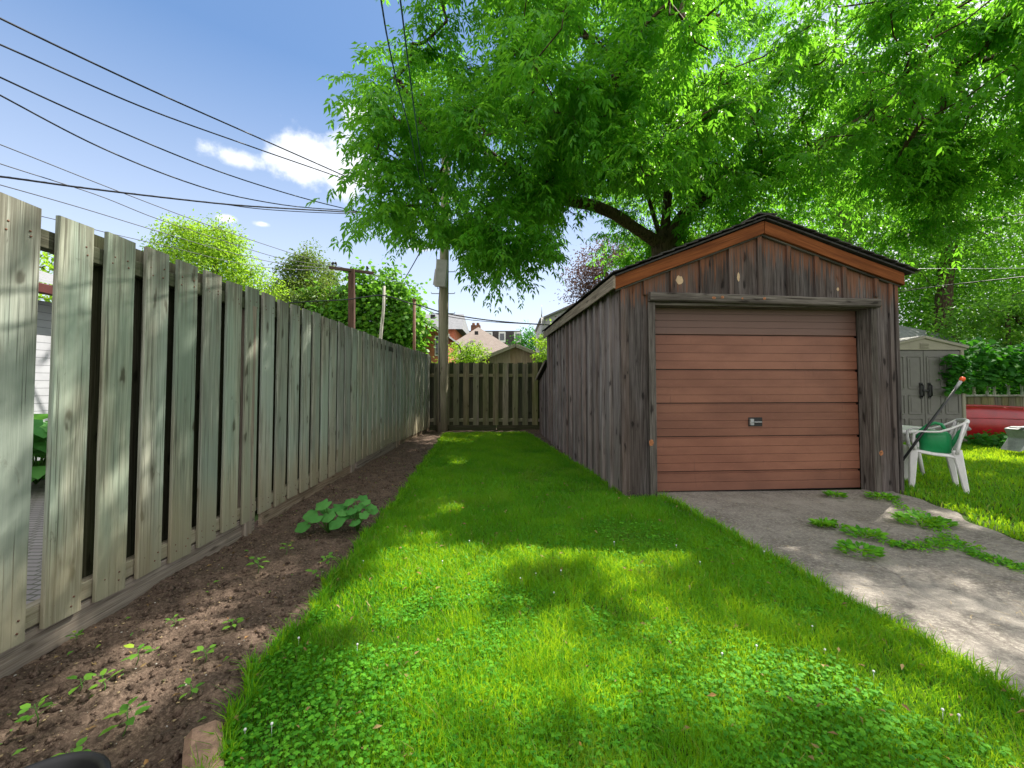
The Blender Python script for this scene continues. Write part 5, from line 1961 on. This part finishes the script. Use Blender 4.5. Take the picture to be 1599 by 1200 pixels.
# hip roofed house
hh = empty('hip_roofed_house', (-2.4, 33, 0), 'house with tan hipped roof and a brick chimney in the distance', 'house')
m = MB(); walls(m, -5.6, .8, 30.2, 36.6, 3.0); m.build('wall', M['brick'], hh)
m = MB()
ap = Vector(P(747, 511, 33.4)); B4 = [(-6.1, 29.7, 2.95), (1.3, 29.7, 2.95), (1.3, 37.1, 2.95), (-6.1, 37.1, 2.95)]
for i in range(4):
    m.add([B4[i], B4[(i + 1) % 4], ap], [[0, 1, 2]], [(0, 0, 0), (7.4, 0, 0), (3.7, 4.4, 0)])
m.build('roof', M['shingle_tan'], hh)
m = MB(); c = P(743, 513, 34.2); m.box((c.x - .38, c.y - .3, c.z - .9), (c.x + .38, c.y + .3, c.z + .22), .02)
for k in (-.18, .18):
    m.lathe((c.x + k, c.y, c.z + .22), [(.13, 0), (.12, .22), (.0, .22)], 10)
m.build('chimney', M['rust'], hh)
m = MB(); c = P(744, 521, 31.9); m.plank(c - Vector((0, 0, .1)), c + Vector((0, 0, .16)), (1, 0, 0), .28, .2, .03); m.build('vent', M['black'], hh)
# mansard building
mh = empty('mansard_building', (-1.5, 65, 0), 'far building with black mansard roof, dormer windows and white wall', 'building')
m = MB(); walls(m, -6.5, 1.55, 60, 70, 6.75); m.build('wall', M['white_paint'], mh)
m = MB()
zt, zb = 8.95, 6.75
A = [(-6.7, 59.8, zb), (1.75, 59.8, zb), (1.75, 70, zb), (-6.7, 70, zb)]; Bt = [(-6.2, 60.6, zt), (1.25, 60.6, zt), (1.25, 69.4, zt), (-6.2, 69.4, zt)]
m.add(A + Bt, [[i, (i + 1) % 4, 4 + (i + 1) % 4, 4 + i] for i in range(4)] + [[4, 5, 6, 7]])
m.build('roof', M['shingle_dark'], mh)
for u in (763.5, 784, 808):
    c = P(u, 527, 59.9)
    m = MB(); m.plank(c - Vector((0, 0, .75)), c + Vector((0, 0, .75)), (1, 0, 0), .95, .5, .03); wnd = m.build('dormer_window', M['white_paint'], mh)
    m = MB(); m.plank(c - Vector((0, .27, .45)), c + Vector((0, -.27, .5)), (1, 0, 0), .6, .04, .02); o = m.build('pane', M['glass'], mh); o.parent = wnd; o.location = (0, 0, 0)
# gabled shed behind the back fence
gs2 = empty('gabled_shed', (.2, 18, 0), 'wooden shed with low white edged gable just behind the back fence', 'shed')
m = MB()
sx0, sx1, sxm = -1.25, 1.5, .13
for i in range(14):
    xa = sx0 + (sx1 - sx0) * i / 14; xb = sx0 + (sx1 - sx0) * (i + 1) / 14
    f = lambda x: 2.62 - abs(x - sxm) * .405
    m.add([(xa, 16, 0), (xb, 16, 0), (xb, 16, f(xb)), (xa, 16, f(xa))], [[0, 1, 2, 3]], [(xa, 0, 0), (xb, 0, 0), (xb, 0, f(xb)), (xa, 0, f(xa))])
m.add([(sx0, 16, 0), (sx0, 20, 0), (sx0, 20, 2.05), (sx0, 16, 2.05)], [[0, 1, 2, 3]]); m.add([(sx1, 16, 0), (sx1, 20, 0), (sx1, 20, 2.05), (sx1, 16, 2.05)], [[0, 1, 2, 3]])
m.build('wall', M['tanwood'], gs2)
m = MB()
for s_, xe in ((-1, -1.5), (1, 1.62)):
    ze_ = 2.7 - abs(xe - sxm) * .405
    m.plank(((sxm + xe) / 2, 15.75, (2.70 + ze_) / 2), ((sxm + xe) / 2, 20.2, (2.70 + ze_) / 2), (xe - sxm, 0, ze_ - 2.70), math.hypot(xe - sxm, 2.7 - ze_), .07, .01)
m.build('roof', M['shingle_tan'], gs2)
for xe in (-1.52, 1.64):
    ze_ = 2.69 - abs(xe - sxm) * .405
    m = MB(); m.plank((sxm, 15.72, 2.67), (xe, 15.72, ze_ - .02), (0, 0, 1), .13, .03, .004); m.build('bargeboard', M['shed_trim'], gs2)
# tall grey building and mast
tb_ = empty('grey_building', (3.2, 26, 0), 'tall pale grey wall with sloping roof beside the garage eave', 'building')
m = MB()
xl = P(846, 500, 24).x; zl = P(846, 500, 24).z
m.add([(xl, 24, -.05), (6, 24, -.05), (6, 24, zl + 1.9), (xl, 24, zl)], [[0, 1, 2, 3]])
m.add([(xl, 24, -.05), (xl, 30, -.05), (xl, 30, zl), (xl, 24, zl)], [[3, 2, 1, 0]])
m.build('wall', M['stucco'], tb_)
m = MB(); m.plank((xl - .1, 27, zl + .04), (6, 27, zl + 1.98), (0, 1, 0), 6.3, .1, .01); m.build('roof', M['shingle_grey'], tb_)
m = MB(); b_ = P(846, 502, 23.8); b_.z -= 2.0
for k in range(3):
    o_ = Vector((math.cos(k * 2.09) * .07, math.sin(k * 2.09) * .07, 0))
    m.tube([b_ + o_, b_ + o_ * .8 + Vector((0, 0, 2.25))], .014, n=5)
for j in range(12):
    z = .1 + j * .19
    for k in range(3):
        o1 = Vector((math.cos(k * 2.09) * .065, math.sin(k * 2.09) * .065, z)); o2 = Vector((math.cos((k + 1) * 2.09) * .065, math.sin((k + 1) * 2.09) * .065, z + .19))
        m.tube([b_ + o1, b_ + o2], .008, n=4)
m.tube([b_ + Vector((0, 0, 2.2)), b_ + Vector((0, 0, 2.95))], [.03, .008], n=6)
m.build('antenna_mast', M['metal'], tb_)
# neighbour's white house through the fence gap
nh = empty('white_sided_house', (-8.5, 5, 0), 'white clapboard house with maroon gutter behind the left fence', 'house')
m = MB(); walls(m, -11, -6.5, -4, 7.2, 2.36); m.build('wall', M['lap_white'], nh)
m = MB()
m.add([(-6.2, -4.3, 2.55), (-6.2, 7.5, 2.55), (-8.8, 7.5, 3.35), (-8.8, -4.3, 3.35)], [[0, 1, 2, 3]], [(0, 0, 0), (0, 11, 0), (3, 11, 0), (3, 0, 0)])
m.add([(-11.4, -4.3, 2.55), (-11.4, 7.5, 2.55), (-8.8, 7.5, 3.35), (-8.8, -4.3, 3.35)], [[3, 2, 1, 0]], [(0, 0, 0), (0, 11, 0), (3, 11, 0), (3, 0, 0)])
m.build('roof', M['shingle_grey'], nh)
m = MB(); m.plank((-6.22, -4.3, 2.47), (-6.22, 7.5, 2.47), (0, 0, 1), .13, .1, .01); m.build('gutter', M['maroon'], nh)
# grey roofed building behind the right shed
rg = empty('neighbour_garage', (12, 15, 0), 'low building with grey shingled roof behind the resin shed', 'building')
m = MB(); walls(m, 9.6, 14.0, 13, 17.5, 2.35); m.build('wall', M['shed_trim'], rg)
m = MB()
ap1, ap2 = (10.6, 15.2, 3.75), (12.0, 15.2, 3.75)
B4 = [(9.2, 12.7, 2.4), (14.6, 12.7, 2.4), (14.6, 17.8, 2.4), (9.2, 17.8, 2.4)]
m.add([B4[0], B4[1], ap2, ap1], [[0, 1, 2, 3]], [(0, 0, 0), (5, 0, 0), (3.5, 2.8, 0), (1.5, 2.8, 0)])
m.add([B4[1], B4[2], ap2], [[0, 1, 2]], [(0, 0, 0), (5, 0, 0), (2.5, 2.8, 0)])
m.add([B4[2], B4[3], ap1, ap2], [[0, 1, 2, 3]]); m.add([B4[3], B4[0], ap1], [[0, 1, 2]])
m.build('roof', M['shingle_grey'], rg)

# ------------------------------------------------------------------ resin shed
SX, SY = P(1443, 600, 8.75).x, 8.75
shed = empty('resin_shed', (SX, SY + .7, 0), 'grey resin garden shed with double doors and black handles at right', 'shed')
hw = .80
m = MB()
m.box((SX - hw, SY + .03, 0), (SX + hw, SY + .07, 1.93), .01)
for x in (SX - hw, SX + hw):
    m.box((x - .03, SY + .07, 0), (x + .03, SY + 1.5, 1.93), .01, axis=2)
m.box((SX - hw, SY + 1.5, 0), (SX + hw, SY + 1.54, 1.93), .01)
m.build('wall', M['shed_door'], shed)
for x in (SX - hw - .02, SX + hw - .035):
    m = MB(); m.box((x - .0, SY - .02, 0), (x + .075, SY + .05, 1.95), .012); m.build('corner_post', M['shed_trim'], shed)
m = MB()
zA, zE = 2.17, 1.97
poly = [(SX - hw - .08, SY - .03, zE - .05), (SX + hw + .08, SY - .03, zE - .05), (SX + hw + .08, SY - .03, zE), (SX, SY - .03, zA), (SX - hw - .08, SY - .03, zE)]
m.prism(poly, (0, .06, 0))
m.plank((SX - hw - .1, SY - .04, zE - .0), (SX, SY - .04, zA + .01), (0, 0, 1), .05, .04, .006)
m.plank((SX + hw + .1, SY - .04, zE - .0), (SX, SY - .04, zA + .01), (0, 0, 1), .05, .04, .006)
gb = m.build('gable', M['shed_trim'], shed)
for k in range(4):
    m = MB(); m.plank((SX - .09, SY - .042, zE - .015 + k * .03), (SX + .09, SY - .042, zE - .015 + k * .03), (0, 0, 1), .014, .012, .003)
    o = m.build('vent_louvre', M['shed_trim'], shed); o.parent = gb; o.location = (0, 0, 0)
m = MB()
for s_ in (-1, 1):
    m.plank((SX + s_ * (hw + .1) / 2, SY - .05, (zE + zA) / 2 + .03), (SX + s_ * (hw + .1) / 2, SY + 1.6, (zE + zA) / 2 + .03), (s_ * (hw + .1), 0, zE - zA), math.hypot(hw + .1, zA - zE), .03, .004)
m.build('roof', M['shed_door'], shed)
for s_ in (-1, 1):
    m = MB()
    xa, xb = (SX + .004, SX + hw - .04) if s_ > 0 else (SX - hw + .045, SX - .004)
    m.box((xa, SY - .005, .06), (xb, SY + .03, 1.90), .006)
    wd_ = xb - xa
    # raised frames around sunk panels: two tall columns and low row
    for (q0, q1) in ((.08, .44), (.56, .92)):
        for (z0, z1) in ((.12, .50), (.60, .98), (1.12, 1.78)):
            x0_, x1_ = xa + wd_ * q0, xa + wd_ * q1
            m.plank((x0_, SY - .011, z0), (x0_, SY - .011, z1), (1, 0, 0), .022, .014, .004)
            m.plank((x1_, SY - .011, z0), (x1_, SY - .011, z1), (1, 0, 0), .022, .014, .004)
            m.plank((x0_ + .011, SY - .011, z0), (x1_ - .011, SY - .011, z0), (0, 0, 1), .022, .014, .004)
            m.plank((x0_ + .011, SY - .011, z1), (x1_ - .011, SY - .011, z1), (0, 0, 1), .022, .014, .004)
            m.plank(((x0_ + x1_) / 2, SY - .006, z0 + .05), ((x0_ + x1_) / 2, SY - .006, z1 - .05), (1, 0, 0), (x1_ - x0_) - .09, .01, .004)
    d_ = m.build('door', M['shed_door'], shed)
    m = MB()
    hx = SX + s_ * .085
    m.box((hx - .03, SY - .035, .92), (hx + .03, SY - .012, 1.24), .008)
    m.tube([(hx, SY - .03, .95), (hx, SY - .075, .98), (hx, SY - .075, 1.18), (hx, SY - .03, 1.21)], .014, n=8)
    if s_ < 0: m.box((SX - .07, SY - .05, 1.06), (SX + .07, SY - .03, 1.10), .005, axis=0)
    o = m.build('handle', M['black'], shed); o.parent = d_; o.location = (0, 0, 0)

# ------------------------------------------------------------------ canoe on its side against the fence
can = empty('canoe', (10.6, 9.05, 0), 'red canoe lying on its side against the dark fence', 'canoe')
m = MB()
x_s, x_e = 8.6, 12.9
def hull(u, v):
    # u along length, v around the half section
    x = x_s + (x_e - x_s) * u
    q = 1 - abs(2 * u - .72) ** 2.4 / (1.28 ** 2.4) if u > .36 else 1 - (abs(2 * u - .72) / .74) ** 2.4 * .8
    q = max(0.02, q)
    hz = .37 * q ** .8 + .02
    cz = .40 - .15 * u
    a = math.pi * (v - .5) * 1.08
    return Vector((x, 9.08 - .34 * q * math.cos(a) ** .8 if math.cos(a) > 0 else 9.08, cz + hz * math.sin(a) ))
m.grid(hull, 40, 18)
m.build('hull', M['canoe'], can, solid=.012)
m = MB()
m.tube([hull(i / 30, .985) + Vector((0, -.01, .012)) for i in range(31)], .022, n=8)
m.tube([hull(i / 30, .015) + Vector((0, -.01, -.002)) for i in range(31)], .018, n=8)
m.build('gunwale', M['canoe'], can)
m = MB()
m.tube([hull(i / 30, .62) + Vector((0, -.008, 0)) for i in range(31)], .012, n=6)
m.build('keel_strip', M['canoe'], can)

# ------------------------------------------------------------------ silver hand mower at the frame edge
cx_, cy_ = P(1592, 600, 7.3).x, 7.3
mw = empty('reel_mower', (cx_ + .2, cy_, 0), 'silver grey wheeled yard machine cut off by the right frame edge', 'mower')
m = MB()
c = Vector((cx_ + .22, cy_, .20))
m.lathe(c + Vector((0, -.04, 0)), [(.15, 0), (.185, .0), (.19, .025), (.185, .05), (.15, .05)], 28, ax=(0, 1, 0))
wh = m.build('wheel', M['black'], mw)
m = MB()
m.lathe(c + Vector((0, -.03, 0)), [(.15, 0), (.14, .02), (.15, .04)], 28, ax=(0, 1, 0))
for k in range(9):
    a = k * .698
    m.tube([c, c + Vector((math.cos(a) * .15, -.015, math.sin(a) * .15))], .006, n=5)
m.lathe(c + Vector((0, -.06, 0)), [(.0, 0), (.03, 0), (.03, .08)], 12, ax=(0, 1, 0))
o = m.build('rim', M['metal'], mw); o.parent = wh; o.location = (0, 0, 0)
m = MB()
m.prism([(cx_ - .16, cy_ - .1, .06), (cx_ - .02, cy_ - .1, .11), (cx_ + .1, cy_ - .1, .26), (cx_ + .45, cy_ - .1, .30), (cx_ + .45, cy_ - .1, .46), (cx_ + .05, cy_ - .1, .47), (cx_ - .08, cy_ - .1, .43), (cx_ - .01, cy_ - .1, .27)], (0, .3, 0))
m.build('body', M['grey_plastic'], mw, bevel=.012)
m = MB(); m.plank((cx_ - .2, cy_ - .05, .465), (cx_ + .12, cy_ - .05, .485), (0, 1, 0), .12, .016, .006); m.build('lid', M['grey_plastic'], mw)
m = MB()
for k in range(5):
    m.plank((cx_ + .02 + k * .06, cy_ - .115, .24 + k * .02), (cx_ + .06 + k * .06, cy_ - .115, .42), (0, 1, 0), .014, .02, .003)
m.build('vent_grille', M['black'], mw)
m = MB(); m.tube([(cx_ + .1, cy_ - .12, .5), (cx_ + .5, cy_ - .12, .85), (cx_ + .62, cy_ - .12, 1.0)], .012, n=8); m.build('handle', M['metal'], mw)

# ------------------------------------------------------------------ table, chair, watering can, pole
tbx, tby, tz = 5.30, 6.0, .60
tbl = empty('garden_table', (tbx, tby, 0), 'round white plastic table, mostly hidden behind the garage corner', 'table')
m = MB(); m.lathe((tbx, tby, 0), [(0.0, tz - .02), (.46, tz - .03), (.475, tz - .045), (.485, tz - .03), (.485, tz), (.47, tz + .008), (.45, tz), (0.0, tz)], 48); m.build('table_top', M['white_plastic'], tbl)
for k in range(4):
    a = k * 1.571 + .6
    m = MB(); m.tube([(tbx + math.cos(a) * .28, tby + math.sin(a) * .28, tz - .03), (tbx + math.cos(a) * .36, tby + math.sin(a) * .36, -.01)], [.03, .022], n=8); m.build('leg', M['white_plastic'], tbl)

CA = math.radians(-36)
A0 = Vector((4.70, 5.02, 0))
bk = Vector((math.cos(CA), math.sin(CA), 0)); fr = Vector((-math.sin(CA), math.cos(CA), 0))
def ch(a, b, z): return A0 + bk * a * .82 + fr * b * .84 + Vector((0, 0, z))
chair = empty('garden_chair', ch(.25, .26, 0), 'white plastic garden armchair on the grass beside the garage', 'chair')
CWd = .50
# seat: shallow dish
m = MB()
m.grid(lambda u, v: ch(.03 + .44 * u, .03 + (CWd - .06) * v, .425 - .03 * u - .012 * math.sin(math.pi * v) + .012 * math.cos(u * 3.1)), 10, 10)
m.build('seat', M['white_plastic'], chair, solid=.012)
for side in (0, 1):
    b = 0.0 if side == 0 else CWd
    sg = -1 if side == 0 else 1
    # front leg, tapered channel with a cap
    m = MB()
    m.plank(ch(.035, b, .44), ch(.0, b + sg * .012, -.01), bk, .078, .06, .010, w1=.050)
    m.build('leg', M['white_plastic'], chair)
    m = MB()
    m.plank(ch(.47, b, .46), ch(.55, b + sg * .015, -.01), bk, .085, .045, .010, w1=.045)
    m.build('leg', M['white_plastic'], chair)
    # apron under the seat
    m = MB()
    m.tube([ch(.04, b, .44), ch(.12, b, .415), ch(.25, b, .40), ch(.38, b, .395), ch(.47, b, .385)], [.022, .022, .024, .026, .03], n=8, flat=.6)
    m.build('seat_rim', M['white_plastic'], chair)
    # armrest: upright, flat arm, sweep to the back
    m = MB()
    pts = [ch(.05, b, .44), ch(.035, b + sg * .008, .54), ch(.045, b + sg * .012, .62), ch(.10, b + sg * .014, .655), ch(.20, b + sg * .014, .655), ch(.31, b + sg * .010, .66), ch(.42, b + sg * .004, .70), ch(.52, b, .75), ch(.58, b + .0, .785)]
    m.tube(pts, [.045, .036, .030, .026, .026, .026, .026, .026, .022], n=10, flat=.5)
    m.tube([ch(.56, b, .765), ch(.52, b, .64), ch(.49, b, .50), ch(.47, b, .42)], [.026, .030, .036, .045], n=10, flat=.5)
    m.build('armrest', M['white_plastic'], chair)
m = MB()
for k in range(7):
    q = (k + .5) / 7
    y_ = CWd * q
    cv = .05 * math.sin(math.pi * q)
    m.plank(ch(.47 + cv * .5, y_, .42), ch(.575 + cv, y_, .75), fr, .042, .010, .004)
m.tube([ch(.575 + .05 * math.sin(math.pi * k / 10), CWd * k / 10, .775 + .02 * math.sin(math.pi * k / 10)) for k in range(11)], .022, n=8, flat=.6)
m.build('backrest', M['white_plastic'], chair)

wcx = ch(.285, .16, 0); wz = .405
wc = empty('watering_can', (wcx.x, wcx.y, wz), 'green plastic watering can with grey rose standing on the white chair', 'watering can')
m = MB()
prof = [(.0, 0), (.105, .0), (.118, .02), (.12, .19), (.112, .225), (.085, .255), (.05, .262), (.0, .262)]
K = 28
vs, fs = [], []
for r, z in prof:
    for k in range(K):
        a = 2 * math.pi * k / K
        e = abs(math.cos(a)) ** .75 * math.copysign(1, math.cos(a)); f_ = abs(math.sin(a)) ** .75 * math.copysign(1, math.sin(a))
        vs.append(Vector((wcx.x, wcx.y, wz)) + bk * (e * r * 1.15) + fr * (f_ * r * .8) + Vector((0, 0, z)))
for i in range(len(prof) - 1):
    for k in range(K):
        fs.append([i * K + k, i * K + (k + 1) % K, (i + 1) * K + (k + 1) % K, (i + 1) * K + k])
m.add(vs, fs, smooth=True)
m.build('body', M['green_plastic'], wc)
W = lambda a, b, z: Vector((wcx.x, wcx.y, wz)) + bk * a + fr * b + Vector((0, 0, z))
m = MB(); m.tube([W(-.115, 0, .10), W(-.15, 0, .17), W(-.12, 0, .25), W(-.05, 0, .32), W(.01, 0, .345), W(.06, 0, .33), W(.085, 0, .28), W(.08, 0, .23)], [.016, .018, .018, .018, .018, .018, .018, .02], n=10)
m.build('handle', M['green_plastic'], wc)
m = MB(); m.tube([W(.11, 0, .05), W(.16, 0, .15), W(.20, 0, .25), W(.225, 0, .285)], [.026, .02, .016, .014], n=10); m.build('spout', M['green_plastic'], wc)
m = MB(); m.lathe(W(.22, 0, .275), [(.016, 0), (.052, .045), (.055, .06), (.0, .068)], 20, ax=(.65, -.2, .7)); m.build('rose', M['grey_plastic'], wc)

m = MB()
pa, pt = P(1408, 721, 4.98), P(1503, 592, 4.86)
dv = (pt - pa).normalized()
pbm = pa - dv * (pa.z / dv.z)
m.tube([pbm, pt], .0135, n=10)
rake_h = m.build('garden_pole', M['black'])
tag(rake_h, 'black tool pole with an orange tip leaning on the white chair', 'tool pole')
m = MB(); m.tube([pt - dv * .14, pt - dv * .02], [.015, .017], n=12); o = m.build('grip', M['grey_plastic'], None); o.parent = rake_h
m = MB(); m.lathe(pt - dv * .03, [(.0, -.0), (.018, 0), (.024, .012), (.026, .035), (.018, .05), (.0, .053)], 14, ax=dv); o = m.build('end_cap', M['orange'], None); o.parent = rake_h
